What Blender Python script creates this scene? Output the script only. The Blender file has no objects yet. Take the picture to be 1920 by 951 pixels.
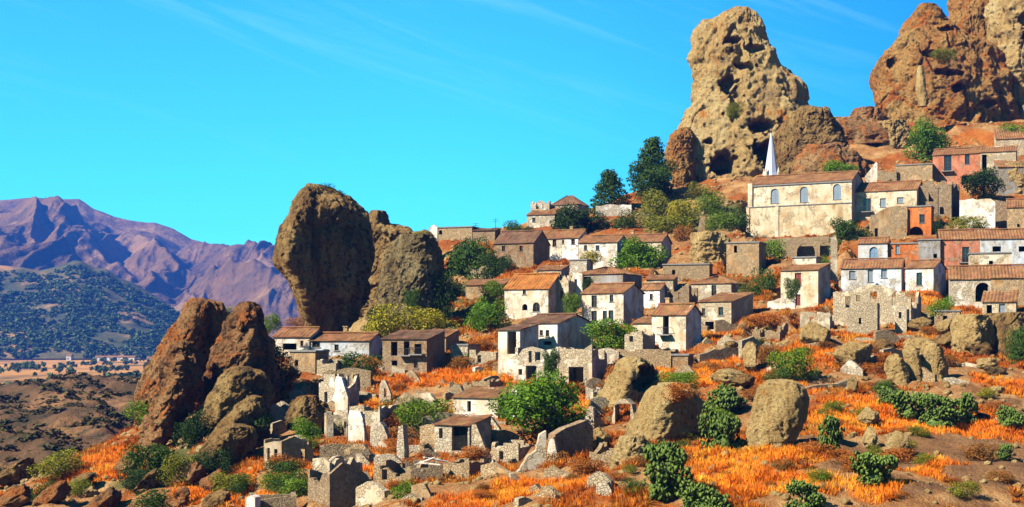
import bpy, math, random
import numpy as np
from math import radians, sin, cos, tan, atan2, sqrt, pi
from mathutils import Vector

S = bpy.context.scene
C = S.collection
random.seed(7)

# ------------------------------------------------------------------ camera, sky, sun
F = 2637.0                      # focal length in photograph pixels (1920 wide)
CX, HY = 960.0, 640.0           # optical axis and eye level row
cam = bpy.data.cameras.new('camera')
cam.sensor_width = 36.0
cam.lens = 36.0 * F / 1920.0
cam.shift_y = (HY - 475.5) / 1920.0
cam.clip_start = 0.5
cam.clip_end = 30000
cam_o = bpy.data.objects.new('camera', cam)
cam_o.rotation_euler = (radians(90), 0, 0)
C.objects.link(cam_o)
S.camera = cam_o

SUN_EL, SUN_AZ = radians(40), radians(62)     # azimuth measured from behind the camera towards the left
SD = Vector((-cos(SUN_EL) * sin(SUN_AZ), -cos(SUN_EL) * cos(SUN_AZ), sin(SUN_EL)))
sun = bpy.data.lights.new('sun', 'SUN')
sun.energy = 5.0
sun.angle = radians(0.5)
sun.color = (1.0, 0.92, 0.78)
sun_o = bpy.data.objects.new('sun', sun)
sun_o.rotation_euler = SD.to_track_quat('Z', 'Y').to_euler()
sun_o.location = (0, 0, 200)
C.objects.link(sun_o)

W = bpy.data.worlds.new('World')
S.world = W
W.use_nodes = True
nt = W.node_tree
nt.nodes.clear()
def wn(t, **k):
    n = nt.nodes.new(t)
    for a, b in k.items():
        setattr(n, a, b)
    return n
sky = wn('ShaderNodeTexSky', sky_type='NISHITA', sun_disc=False)
sky.sun_elevation = SUN_EL
sky.sun_rotation = atan2(SD.x, SD.y)
sky.air_density = 1.0
sky.dust_density = 0.0
sky.ozone_density = 1.6
sky.altitude = 300
# the photograph's strong colour grade: red held back, deeper blue away from the sun
hsv = wn('ShaderNodeMix', data_type='RGBA', blend_type='MULTIPLY')
hsv.inputs[0].default_value = 1.0
nt.links.new(sky.outputs[0], hsv.inputs[6])
tcs = wn('ShaderNodeTexCoord')
sx = wn('ShaderNodeSeparateXYZ')
nt.links.new(tcs.outputs['Generated'], sx.inputs[0])
gr_ = wn('ShaderNodeMapRange', interpolation_type='SMOOTHSTEP')
gr_.inputs['From Min'].default_value = -0.1
gr_.inputs['From Max'].default_value = 0.42
nt.links.new(sx.outputs['X'], gr_.inputs['Value'])
gm = wn('ShaderNodeMix', data_type='RGBA')
gm.inputs[6].default_value = (0.135, 0.86, 0.93, 1)
gm.inputs[7].default_value = (0.024, 0.41, 0.85, 1)
nt.links.new(gr_.outputs[0], gm.inputs[0])
nt.links.new(gm.outputs[2], hsv.inputs[7])
# thin cirrus streaks
tc = wn('ShaderNodeTexCoord')
mp = wn('ShaderNodeMapping', vector_type='TEXTURE')
mp.inputs['Rotation'].default_value = (0, radians(19), 0)
mp.inputs['Scale'].default_value = (0.5, 0.5, 0.045)
nz = wn('ShaderNodeTexNoise')
nz.inputs['Scale'].default_value = 1.7
nz.inputs['Detail'].default_value = 7
nz.inputs['Roughness'].default_value = 0.62
nz.inputs['Distortion'].default_value = 0.5
rp = wn('ShaderNodeValToRGB')
rp.color_ramp.elements[0].position = 0.53
rp.color_ramp.elements[1].position = 0.9
rp.color_ramp.elements[1].color = (0.34, 0.34, 0.34, 1)
mx = wn('ShaderNodeMix', data_type='RGBA')
mx.inputs[7].default_value = (2.8, 5.0, 6.8, 1)
bg = wn('ShaderNodeBackground')
bg.inputs['Strength'].default_value = 0.052
wo = wn('ShaderNodeOutputWorld')
nt.links.new(tc.outputs['Generated'], mp.inputs[0])
nt.links.new(mp.outputs[0], nz.inputs['Vector'])
nt.links.new(nz.outputs['Fac'], rp.inputs[0])
zr_ = wn('ShaderNodeMapRange', interpolation_type='SMOOTHSTEP')
zr_.inputs['From Min'].default_value = 0.09
zr_.inputs['From Max'].default_value = 0.25
nt.links.new(sx.outputs['Z'], zr_.inputs['Value'])
ml_ = wn('ShaderNodeMath', operation='MULTIPLY')
nt.links.new(rp.outputs[0], ml_.inputs[0])
nt.links.new(zr_.outputs[0], ml_.inputs[1])
nt.links.new(ml_.outputs[0], mx.inputs[0])
nt.links.new(hsv.outputs[2], mx.inputs[6])
nt.links.new(mx.outputs[2], bg.inputs['Color'])
nt.links.new(bg.outputs[0], wo.inputs['Surface'])

S.view_settings.view_transform = 'Standard'
S.view_settings.look = 'None'
S.view_settings.exposure = 2.1
S.view_settings.gamma = 1.0
S.cycles.max_bounces = 5
S.cycles.diffuse_bounces = 1
S.cycles.glossy_bounces = 2
S.cycles.transmission_bounces = 2
S.cycles.volume_bounces = 0
S.cycles.transparent_max_bounces = 4
S.cycles.use_denoising = True

# ------------------------------------------------------------------ numpy noise
_rng = np.random.RandomState(11)
_perm = np.concatenate([_rng.permutation(256)] * 3)
_grad = _rng.normal(size=(256, 3))
_grad /= np.linalg.norm(_grad, axis=1)[:, None]

def pn(x, y, z):
    xi, yi, zi = np.floor(x).astype(int), np.floor(y).astype(int), np.floor(z).astype(int)
    xf, yf, zf = x - xi, y - yi, z - zi
    u, v, w = (t * t * t * (t * (t * 6 - 15) + 10) for t in (xf, yf, zf))
    r = 0
    for dx in (0, 1):
        for dy in (0, 1):
            for dz in (0, 1):
                h = _perm[_perm[_perm[(xi + dx) & 255] + ((yi + dy) & 255)] + ((zi + dz) & 255)]
                g = _grad[h]
                d = g[..., 0] * (xf - dx) + g[..., 1] * (yf - dy) + g[..., 2] * (zf - dz)
                r = r + d * (u if dx else 1 - u) * (v if dy else 1 - v) * (w if dz else 1 - w)
    return r * 1.4

def fbm(x, y, z, o=4, g=0.5):
    a, s, r = 1.0, 1.0, 0
    for i in range(o):
        r = r + a * pn(x * s + i * 17.3, y * s + i * 9.1, z * s + i * 5.7)
        a *= g
        s *= 2.03
    return r

def ridged(x, y, z, o=4, g=0.55):
    a, s, r = 1.0, 1.0, 0
    for i in range(o):
        r = r + a * (1 - 2 * np.abs(pn(x * s + i * 13.7, y * s + i * 3.3, z * s + i * 7.9)))
        a *= g
        s *= 2.1
    return r

def worley(x, y, z):
    xi, yi, zi = np.floor(x).astype(int), np.floor(y).astype(int), np.floor(z).astype(int)
    b1 = np.full(x.shape, 9.0)
    b2 = np.full(x.shape, 9.0)
    for dx in (-1, 0, 1):
        for dy in (-1, 0, 1):
            for dz in (-1, 0, 1):
                cx, cy, cz = xi + dx, yi + dy, zi + dz
                h = _perm[_perm[_perm[cx & 255] + (cy & 255)] + (cz & 255)]
                px = cx + _perm[h] / 255.0
                py = cy + _perm[h + 71] / 255.0
                pz = cz + _perm[h + 143] / 255.0
                d = np.sqrt((px - x) ** 2 + (py - y) ** 2 + (pz - z) ** 2)
                m = d < b1
                b2 = np.where(m, b1, np.minimum(b2, d))
                b1 = np.where(m, d, b1)
    return b1, b2

def sstep(a, b, x):
    t = np.clip((x - a) / (b - a), 0, 1)
    return t * t * (3 - 2 * t)

# ------------------------------------------------------------------ materials
def mat(name):
    m = bpy.data.materials.new(name)
    m.use_nodes = True
    n = m.node_tree.nodes
    b = n['Principled BSDF']
    b.inputs['Specular IOR Level'].default_value = 0.052
    b.inputs['Roughness'].default_value = 0.9
    return m, n, m.node_tree.links, b

class G:
    """small node helper"""
    def __init__(s, m):
        s.n, s.l = m.node_tree.nodes, m.node_tree.links
        s.pos = None
    def node(s, t, ins=None, **k):
        x = s.n.new(t)
        for a, b in k.items():
            setattr(x, a, b)
        for a, b in (ins or {}).items():
            s.put(x.inputs[a], b)
        return x
    def put(s, sock, v):
        if hasattr(v, 'is_output') or isinstance(v, bpy.types.NodeSocket):
            s.l.new(v, sock)
        elif isinstance(v, (tuple, list)) and len(v) == 3 and sock.type == 'RGBA':
            sock.default_value = (*v, 1)
        else:
            sock.default_value = v
    def coords(s, scale=(1, 1, 1), kind='Position'):
        if kind == 'Position':
            o = s.node('ShaderNodeNewGeometry').outputs['Position']
        else:
            o = s.node('ShaderNodeTexCoord').outputs[kind]
        return s.node('ShaderNodeVectorMath', {0: o, 1: scale}, operation='MULTIPLY').outputs[0]
    def noise(s, vec, scale, detail=4, rough=0.55, dist=0.0):
        return s.node('ShaderNodeTexNoise', {'Vector': vec, 'Scale': scale, 'Detail': detail, 'Roughness': rough, 'Distortion': dist}).outputs['Fac']
    def voro(s, vec, scale, feature='F1', out='Distance'):
        return s.node('ShaderNodeTexVoronoi', {'Vector': vec, 'Scale': scale}, feature=feature).outputs[out]
    def ramp(s, fac, stops):
        r = s.node('ShaderNodeValToRGB', {0: fac})
        e = r.color_ramp.elements
        while len(e) < len(stops):
            e.new(0.5)
        for i, (p, c) in enumerate(stops):
            e[i].position = p
            e[i].color = (*c, 1) if isinstance(c, tuple) else (c, c, c, 1)
        return r.outputs[0]
    def mix(s, fac, a, b, mode='MIX'):
        m = s.node('ShaderNodeMix', data_type='RGBA', blend_type=mode)
        s.put(m.inputs[0], fac)
        s.put(m.inputs[6], a)
        s.put(m.inputs[7], b)
        return m.outputs[2]
    def math(s, op, a, b=0.0):
        m = s.node('ShaderNodeMath', operation=op)
        s.put(m.inputs[0], a)
        s.put(m.inputs[1], b)
        return m.outputs[0]
    def bump(s, h, strength=0.5, dist=0.1):
        return s.node('ShaderNodeBump', {'Height': h, 'Strength': strength, 'Distance': dist}).outputs[0]
    def attr(s, name):
        return s.node('ShaderNodeAttribute', attribute_name=name).outputs['Fac']
    def info(s, o):
        return s.node('ShaderNodeObjectInfo').outputs[o]

def objvec(g, mul=37.0):
    """world position shifted by each object's own random number"""
    p = g.coords()
    r = g.math('MULTIPLY', g.info('Random'), mul)
    return g.node('ShaderNodeVectorMath', {0: p, 1: r}, operation='ADD').outputs[0]

def plaster(name, patch):
    m, n, l, b = mat(name)
    g = G(m)
    v = objvec(g)
    tint = g.info('Color')
    big = g.noise(v, 0.35, 5, 0.65)
    fine = g.noise(v, 3.0, 4, 0.7)
    st = g.node('ShaderNodeVectorMath', {0: v, 1: (1.1, 1.1, 0.25)}, operation='MULTIPLY').outputs[0]
    streak = g.noise(st, 1.0, 4, 0.6)
    col = g.mix(g.ramp(big, [(0.38, 0.0), (0.66, 1.0)]), tint, g.mix(1.0, tint, (0.70, 0.54, 0.37), 'MULTIPLY'))
    col = g.mix(g.ramp(streak, [(0.48, 0.0), (0.72, 0.75)]), col, g.mix(1.0, col, (0.45, 0.38, 0.32), 'MULTIPLY'))
    col = g.mix(g.ramp(fine, [(0.5, 0.0), (0.85, 0.7)]), col, g.mix(1.0, col, (0.5, 0.44, 0.38), 'MULTIPLY'))
    vor = g.voro(v, 3.4, 'F1', 'Color')
    sr = g.node('ShaderNodeSeparateColor', {0: vor}).outputs[0]
    stone = g.mix(0.6, g.ramp(sr, [(0.0, (0.17, 0.11, 0.06)), (0.5, (0.38, 0.27, 0.15)), (1.0, (0.56, 0.45, 0.28))]), g.mix(1.0, tint, (0.8, 0.72, 0.6), 'MULTIPLY'))
    edge = g.node('ShaderNodeTexVoronoi', {'Vector': v, 'Scale': 3.4}, feature='DISTANCE_TO_EDGE').outputs['Distance']
    stone = g.mix(g.ramp(edge, [(0.0, 1.0), (0.06, 0.0)]), stone, (0.42, 0.36, 0.26))
    pk = g.noise(v, 0.55, 6, 0.7)
    pm = g.ramp(pk, [(patch, 0.0), (patch + 0.035, 1.0)])
    col = g.mix(pm, col, stone)
    l.new(col, b.inputs['Base Color'])
    hh = g.math('ADD', g.math('MULTIPLY', fine, 0.4), g.math('MULTIPLY', g.ramp(edge, [(0, 0.0), (0.12, 1.0)]), pm))
    l.new(g.bump(hh, 0.8, 0.12), b.inputs['Normal'])
    return m

M = {}
M['plaster'] = plaster('plaster', 0.55)
M['worn'] = plaster('worn_plaster', 0.46)
M['stone'] = plaster('rubble_stone', 0.30)

def simple(name, col, rough=0.8, scale=2.0, var=0.5, spec=0.15, metal=0.0):
    m, n, l, b = mat(name)
    g = G(m)
    f = g.noise(objvec(g), scale, 5, 0.65)
    d = tuple(c * (1 - var) for c in col)
    l.new(g.mix(f, d, tuple(min(1, c * (1 + var * 0.7)) for c in col)), b.inputs['Base Color'])
    b.inputs['Roughness'].default_value = rough
    b.inputs['Specular IOR Level'].default_value = spec
    b.inputs['Metallic'].default_value = metal
    l.new(g.bump(f, 0.3, 0.03), b.inputs['Normal'])
    return m

def tiles(name, a, bb, cc):
    m, n, l, b = mat(name)
    g = G(m)
    v = objvec(g)
    f = g.noise(v, 0.6, 6, 0.7)
    h = g.noise(v, 5.0, 3, 0.7)
    cell = g.voro(v, 3.2, 'F1', 'Color')
    col = g.ramp(f, [(0.32, bb), (0.5, a), (0.68, cc)])
    col = g.mix(0.6, col, g.mix(1.0, col, g.mix(1.0, g.mix(0.65, cell, (0.5, 0.5, 0.5)), (2.0, 1.9, 1.8), 'MULTIPLY'), 'MULTIPLY'))
    col = g.mix(g.ramp(h, [(0.55, 0.0), (0.75, 0.6)]), col, (0.16, 0.13, 0.08))
    l.new(col, b.inputs['Base Color'])
    l.new(g.bump(h, 0.5, 0.06), b.inputs['Normal'])
    return m
M['tile'] = tiles('clay_tiles', (0.29, 0.135, 0.06), (0.17, 0.085, 0.045), (0.38, 0.21, 0.095))
M['tile_dark'] = tiles('old_dark_tiles', (0.19, 0.10, 0.06), (0.11, 0.07, 0.05), (0.26, 0.15, 0.09))
M['tile_grass'] = tiles('grassy_tiles', (0.44, 0.16, 0.035), (0.24, 0.10, 0.04), (0.48, 0.24, 0.07))
M['wood'] = simple('old_wood', (0.14, 0.08, 0.05), 0.8)
M['red_wood'] = simple('red_wood', (0.30, 0.035, 0.03), 0.7)
M['blue_wood'] = simple('blue_wood', (0.20, 0.33, 0.50), 0.7)
M['frame'] = simple('window_frame', (0.45, 0.42, 0.38), 0.7)
M['iron'] = simple('iron', (0.05, 0.045, 0.05), 0.6)
M['glass'] = simple('dark_pane', (0.02, 0.022, 0.026), 0.12, 1.0, 0.3, 0.5)
M['pale_pane'] = simple('pale_pane', (0.25, 0.30, 0.38), 0.2, 1.0, 0.3, 0.5)
M['spire'] = simple('whitewashed_spire', (0.58, 0.63, 0.80), 0.5, 0.8, 0.12)
M['trunk'] = simple('bark', (0.10, 0.065, 0.04), 0.95)
M['slab'] = simple('concrete', (0.30, 0.28, 0.26), 0.9)

def rock_mat(name, pale_tone, tan, dark, ora, sc=1.0, lichen=0.56, orange=0.58, speck=0.52):
    m, n, l, b = mat(name)
    g = G(m)
    v = objvec(g, 91.0)
    sv = g.node('ShaderNodeVectorMath', {0: v, 1: (1, 1, 0.4)}, operation='MULTIPLY').outputs[0]
    f = g.noise(sv, 0.13 * sc, 9, 0.7, 0.8)
    f2 = g.noise(v, 0.55 * sc, 7, 0.72)
    f3 = g.noise(v, 2.2 * sc, 5, 0.75)
    f4 = g.noise(v, 1.1 * sc, 6, 0.8, 0.4)
    col = g.ramp(f, [(0.36, dark), (0.47, tan), (0.60, pale_tone)])  # three stone tones, dark to pale, mixed by noise
    col = g.mix(g.ramp(g.noise(v, 0.2 * sc, 7, 0.72, 1.0), [(orange, 0.0), (orange + 0.07, 0.9)]), col, ora)
    col = g.mix(g.ramp(f2, [(lichen, 0.0), (lichen + 0.06, 0.75)]), col, (0.115, 0.095, 0.05))
    col = g.mix(g.ramp(f3, [(0.46, 0.0), (0.66, 0.7)]), col, g.mix(1.0, col, (0.66, 0.60, 0.55), 'MULTIPLY'))
    col = g.mix(g.ramp(f4, [(speck, 0.0), (speck + 0.09, 0.85)]), col, g.mix(1.0, col, (0.34, 0.28, 0.24), 'MULTIPLY'))
    wv = g.node('ShaderNodeVectorMath', {0: v, 1: (0.9 * sc, 0.9 * sc, 0.07 * sc)}, operation='MULTIPLY').outputs[0]
    col = g.mix(g.ramp(g.noise(wv, 1.0, 5, 0.65, 0.4), [(0.52, 0.0), (0.66, 0.6)]), col, g.mix(1.0, col, (0.50, 0.36, 0.26), 'MULTIPLY'))
    l.new(col, b.inputs['Base Color'])
    hh = g.math('ADD', g.math('MULTIPLY', f2, 1.6), g.math('SUBTRACT', g.math('MULTIPLY', f3, 0.5), g.math('MULTIPLY', f4, 0.9)))
    l.new(g.bump(hh, 1.0, 1.1 / sc), b.inputs['Normal'])
    return m
M['rock'] = rock_mat('sandstone', (0.72, 0.54, 0.25), (0.64, 0.42, 0.16), (0.40, 0.27, 0.13), (0.66, 0.24, 0.04), 1.0, 0.58, 0.58, 0.56)
M['rock_warm'] = rock_mat('ochre_sandstone', (0.62, 0.38, 0.13), (0.56, 0.27, 0.075), (0.32, 0.18, 0.07), (0.60, 0.18, 0.03), 1.0, 0.55, 0.52)
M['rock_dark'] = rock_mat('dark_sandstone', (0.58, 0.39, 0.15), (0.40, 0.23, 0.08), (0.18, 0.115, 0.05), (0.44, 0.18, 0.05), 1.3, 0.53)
M['rock_red'] = rock_mat('reddish_sandstone', (0.50, 0.30, 0.13), (0.36, 0.175, 0.07), (0.17, 0.10, 0.05), (0.50, 0.17, 0.04), 1.2, 0.56, 0.5)
M['rock_slab'] = rock_mat('greenish_slab_rock', (0.50, 0.42, 0.22), (0.42, 0.31, 0.14), (0.26, 0.20, 0.10), (0.56, 0.26, 0.10), 1.6, 0.52, 0.60)
M['boulder'] = rock_mat('boulder_stone', (0.78, 0.57, 0.25), (0.66, 0.44, 0.17), (0.44, 0.29, 0.12), (0.62, 0.30, 0.07), 2.0, 0.60, 0.60, 0.55)

def leaf_mat(name, spread, fine=1.1):
    m, n, l, b = mat(name)
    g = G(m)
    tint = g.info('Color')
    v = g.coords()
    r = g.node('ShaderNodeTexWhiteNoise', {'Vector': g.node('ShaderNodeVectorMath', {0: v, 1: (2.5, 2.5, 2.5)}, operation='MULTIPLY').outputs[0]})
    r = g.noise(v, fine, 3, 0.7)
    col = g.mix(g.ramp(r, [(0.35, 0.0), (0.65, 1.0)]), g.mix(1.0, tint, (0.5, 0.6, 0.5), 'MULTIPLY'), g.mix(1.0, tint, spread, 'MULTIPLY'))
    l.new(col, b.inputs['Base Color'])
    tr = g.node('ShaderNodeBsdfTranslucent', {'Color': g.mix(1.0, col, (1.2, 1.3, 0.6), 'MULTIPLY')})
    ms = g.node('ShaderNodeMixShader', {0: 0.25, 1: b.outputs[0], 2: tr.outputs[0]})
    l.new(ms.outputs[0], n['Material Output'].inputs['Surface'])
    b.inputs['Roughness'].default_value = 0.6
    return m
M['leaf'] = leaf_mat('leaves', (1.5, 1.25, 0.8))
M['pad'] = leaf_mat('fleshy_pads', (2.0, 1.75, 1.0), 4.5)
M['straw'] = leaf_mat('dry_stalks', (1.2, 1.1, 0.9))

# ------------------------------------------------------------------ object helpers
def link(o, parent=None):
    C.objects.link(o)
    if parent is not None:
        o.parent = parent
    return o

def tag(o, label, cat, group=None, kind=None):
    if label: o['label'] = label
    if cat: o['category'] = cat
    if group: o['group'] = group
    if kind: o['kind'] = kind
    return o

LM = []
def land(label, px, py):
    if len(label.split()) <= 12: LM.append((px, py, label))
USED = set()
def near_label(what, px, py):
    """a label that says beside which named thing this one stands"""
    for x, y, lb in sorted(LM, key=lambda q: (q[0] - px) ** 2 + 1.6 * (q[1] - py) ** 2)[:40]:
        dx, dy = px - x, py - y
        if abs(dx) > abs(dy) * 1.2: rel = 'left of' if dx < 0 else 'right of'
        else: rel = 'above' if dy < 0 else 'below'
        t = what + ' ' + rel + ' the ' + lb
        if len(t.split()) <= 16 and t not in USED:
            USED.add(t)
            return t
    return what

def empty(name, loc, rz=0.0):
    o = bpy.data.objects.new(name, None)
    o.location = loc
    o.rotation_euler = (0, 0, rz)
    o.empty_display_size = 0.5
    return link(o)

class MB:
    def __init__(s):
        s.v, s.f = [], []
    def quad(s, a, b, c, d):
        i = len(s.v)
        s.v += [a, b, c, d]
        s.f.append((i, i + 1, i + 2, i + 3))
    def poly(s, pts):
        i = len(s.v)
        s.v += pts
        s.f.append(tuple(range(i, i + len(pts))))
    def box(s, x0, x1, y0, y1, z0, z1):
        i = len(s.v)
        s.v += [(x0, y0, z0), (x1, y0, z0), (x1, y1, z0), (x0, y1, z0), (x0, y0, z1), (x1, y0, z1), (x1, y1, z1), (x0, y1, z1)]
        for q in ((0, 3, 2, 1), (4, 5, 6, 7), (0, 1, 5, 4), (1, 2, 6, 5), (2, 3, 7, 6), (3, 0, 4, 7)):
            s.f.append(tuple(i + k for k in q))
    def tube(s, p0, p1, r0, r1, n=6):
        p0, p1 = Vector(p0), Vector(p1)
        d = (p1 - p0).normalized()
        a = d.orthogonal().normalized()
        b = d.cross(a)
        i = len(s.v)
        for p, r in ((p0, r0), (p1, r1)):
            for k in range(n):
                t = 2 * pi * k / n
                s.v.append(tuple(p + a * (r * cos(t)) + b * (r * sin(t))))
        for k in range(n):
            s.f.append((i + k, i + (k + 1) % n, i + n + (k + 1) % n, i + n + k))
        s.f.append(tuple(i + k for k in reversed(range(n))))
        s.f.append(tuple(i + n + k for k in range(n)))
    def mesh(s, name, m):
        me = bpy.data.meshes.new(name)
        me.from_pydata(s.v, [], s.f)
        if m: me.materials.append(m)
        me.update()
        return me
    def build(s, name, m, parent=None, col=None):
        o = bpy.data.objects.new(name, s.mesh(name, m))
        if col: o.color = (*col, 1)
        return link(o, parent)

def np_mesh(name, verts, faces, m, smooth=True):
    """verts (n,3); faces (k,3|4) arrays"""
    me = bpy.data.meshes.new(name)
    n, k, q = len(verts), len(faces), faces.shape[1]
    me.vertices.add(n)
    me.vertices.foreach_set('co', np.ascontiguousarray(verts, dtype=np.float32).ravel())
    me.loops.add(k * q)
    me.loops.foreach_set('vertex_index', np.ascontiguousarray(faces, dtype=np.int32).ravel())
    me.polygons.add(k)
    me.polygons.foreach_set('loop_start', np.arange(0, k * q, q, dtype=np.int32))
    if smooth:
        me.polygons.foreach_set('use_smooth', np.ones(k, dtype=bool))
    me.update(calc_edges=True)
    if m: me.materials.append(m)
    return me

def grid_faces(nr, nc, wrap=False):
    r = np.arange(nr - 1)[:, None]
    c = np.arange(nc if wrap else nc - 1)[None, :]
    c2 = (c + 1) % nc
    a = r * nc + c
    return np.stack([a, r * nc + c2, (r + 1) * nc + c2, (r + 1) * nc + c], -1).reshape(-1, 4)

# ------------------------------------------------------------------ terrain of the village hill
CP = []
def col(px, *pts):
    for py, D in pts:
        CP.append(((px - CX) / F * D, D, (HY - py) / F * D))
col(1900, (945, 105), (850, 128), (760, 150), (690, 172), (600, 205), (520, 235), (430, 268), (360, 295), (280, 325), (235, 345))
col(1700, (945, 104), (850, 126), (750, 150), (690, 170), (610, 200), (545, 225), (490, 248), (420, 275), (350, 305), (300, 328), (235, 352))
col(1500, (945, 105), (850, 125), (750, 150), (700, 166), (620, 195), (575, 213), (510, 238), (448, 270), (438, 285), (340, 318), (260, 348))
col(1350, (945, 107), (850, 128), (750, 154), (690, 172), (615, 203), (560, 226), (510, 248), (445, 280), (390, 308), (350, 325))
col(1200, (945, 110), (870, 130), (790, 152), (720, 170), (680, 182), (620, 206), (560, 228), (510, 250), (450, 282), (395, 310), (365, 325))
col(1000, (945, 115), (880, 135), (800, 158), (720, 180), (665, 200), (600, 222), (540, 243), (490, 266), (445, 290), (428, 302))
col(850, (945, 120), (880, 140), (800, 163), (720, 186), (660, 207), (610, 226), (560, 246), (500, 268), (448, 290))
col(700, (945, 127), (880, 146), (800, 170), (720, 191), (690, 201), (650, 216), (610, 234))
col(550, (945, 138), (880, 155), (800, 175), (720, 193), (670, 207), (640, 217))
col(400, (945, 145), (880, 160), (830, 173), (760, 190), (720, 200))
col(250, (945, 150), (890, 163), (840, 176))
col(100, (945, 155), (905, 166))
col(-60, (960, 155))
def wp(px, D, z):
    CP.append(((px - CX) / F * D, D, z))
wp(550, 262, -12); wp(400, 250, -18); wp(250, 225, -23); wp(100, 215, -27); wp(740, 285, 12); wp(740, 340, 0)
wp(1000, 350, 20); wp(1200, 385, 34); wp(1500, 410, 46); wp(1900, 410, 52); wp(1900, 455, 40); wp(1400, 455, 25); wp(850, 360, 5)
wp(1600, 362, 56.5); wp(1600, 400, 48)
for x in range(-140, 181, 40):
    CP.append((x, 72, -27))
for x, y, z in ((-140, 150, -30), (-140, 220, -33), (-140, 330, -34), (-140, 455, -34), (-60, 455, -30), (0, 455, -10), (60, 455, 15), (178, 120, -12),
                (178, 200, 2), (178, 300, 34), (178, 380, 55), (178, 455, 40), (-60, 330, -22), (-90, 300, -30)):
    CP.append((x, y, z))
CP = np.array(CP)
def tps_fit(P, lam=0.5):
    n = len(P)
    xy = P[:, :2] / 100.0
    d2 = ((xy[:, None] - xy[None]) ** 2).sum(-1)
    K = 0.5 * d2 * np.log(d2 + 1e-12) + lam * 0.01 * np.eye(n)
    A = np.zeros((n + 3, n + 3))
    A[:n, :n] = K
    A[:n, n] = 1
    A[:n, n + 1:] = xy
    A[n:, :n] = A[:n, n:].T
    return xy, np.linalg.solve(A, np.concatenate([P[:, 2], [0, 0, 0]]))
TX0, TX1, TY0, TY1, TS = -138.0, 176.0, 74.0, 452.0, 0.7
gx = np.arange(TX0, TX1, TS)
gy = np.arange(TY0, TY1, TS)
NX, NY = len(gx), len(gy)
XX, YY = np.meshgrid(gx, gy)
_xy, _w = tps_fit(CP)
HH = np.zeros(XX.shape)
for i in range(len(_xy)):
    d2 = (XX / 100 - _xy[i, 0]) ** 2 + (YY / 100 - _xy[i, 1]) ** 2
    HH += _w[i] * 0.5 * d2 * np.log(d2 + 1e-12)
HH += _w[-3] + _w[-2] * XX / 100 + _w[-1] * YY / 100
edge = np.minimum.reduce([XX - TX0, TX1 - XX, YY - TY0, TY1 - YY])
HH += 1.0 * fbm(XX / 14, YY / 14, 0 * XX, 3) + 0.5 * ridged(XX / 6, YY / 6, 0 * XX + 3, 3) * 0.6
HH = HH * sstep(0, 12, edge) + (-34) * (1 - sstep(0, 12, edge))

def hz(x, y):
    u = min(max((x - TX0) / TS, 0), NX - 1.001)
    v = min(max((y - TY0) / TS, 0), NY - 1.001)
    i, j = int(u), int(v)
    a, b = u - i, v - j
    return (HH[j, i] * (1 - a) + HH[j, i + 1] * a) * (1 - b) + (HH[j + 1, i] * (1 - a) + HH[j + 1, i + 1] * a) * b

def ray(px, D, py):
    return ((px - CX) / F * D, D, (HY - py) / F * D)

def gnd(px, py, d0=82.0, d1=440.0):
    """distance at which the line of sight through this point of the view meets the hill"""
    k, m = (px - CX) / F, (HY - py) / F
    D = d0
    while D < d1:
        if hz(k * D, D) >= m * D:
            return D
        D += 0.3
    return d1

PADS = []
CARVE = []
def pad(corners, z, a, b, DA, DB):
    PADS.append((np.array(corners), z))
    CARVE.append((a, b, DA, DB, z))
def apply_pads():
    # the ground in front of a house stays below the sight line to the foot of its front wall
    kx = XX / YY * F + CX
    for a, b, DA, DB, z in CARVE:
        j0, j1 = max(int((min(DA, DB) - 26 - TY0) / TS), 0), min(int((max(DA, DB) + 2 - TY0) / TS), NY)
        if j1 <= j0: continue
        X, Y, h = kx[j0:j1], YY[j0:j1], HH[j0:j1]
        Dw = np.interp(X, [a, b], [DA, DB])
        w = sstep(a - 22, a - 2, X) * (1 - sstep(b + 2, b + 22, X)) * sstep(Dw - 26, Dw - 20, Y) * (Y < Dw + 0.7)
        HH[j0:j1] = h - w * np.maximum(h - (z * Y / Dw - 0.35), 0)
    for c, z in PADS:
        x0, y0 = c.min(0) - 8
        x1, y1 = c.max(0) + 8
        i0, i1 = max(int((x0 - TX0) / TS), 0), min(int((x1 - TX0) / TS) + 2, NX)
        j0, j1 = max(int((y0 - TY0) / TS), 0), min(int((y1 - TY0) / TS) + 2, NY)
        if i1 <= i0 or j1 <= j0:
            continue
        X, Y = XX[j0:j1, i0:i1], YY[j0:j1, i0:i1]
        d = np.full(X.shape, -1e9)
        n = len(c)
        ar = sum(c[k][0] * c[(k + 1) % n][1] - c[(k + 1) % n][0] * c[k][1] for k in range(n))
        sg = 1 if ar > 0 else -1
        for k in range(n):
            a, b = c[k], c[(k + 1) % n]
            e = (b - a) / (np.linalg.norm(b - a) + 1e-9)
            d = np.maximum(d, sg * ((X - a[0]) * e[1] - (Y - a[1]) * e[0]))
        d = np.maximum(d - 0.6, 0)
        h = HH[j0:j1, i0:i1]
        h = np.minimum(h, z + d * 1.6)
        h = np.maximum(h, z - 0.05 - d * 0.9)
        HH[j0:j1, i0:i1] = h

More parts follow.
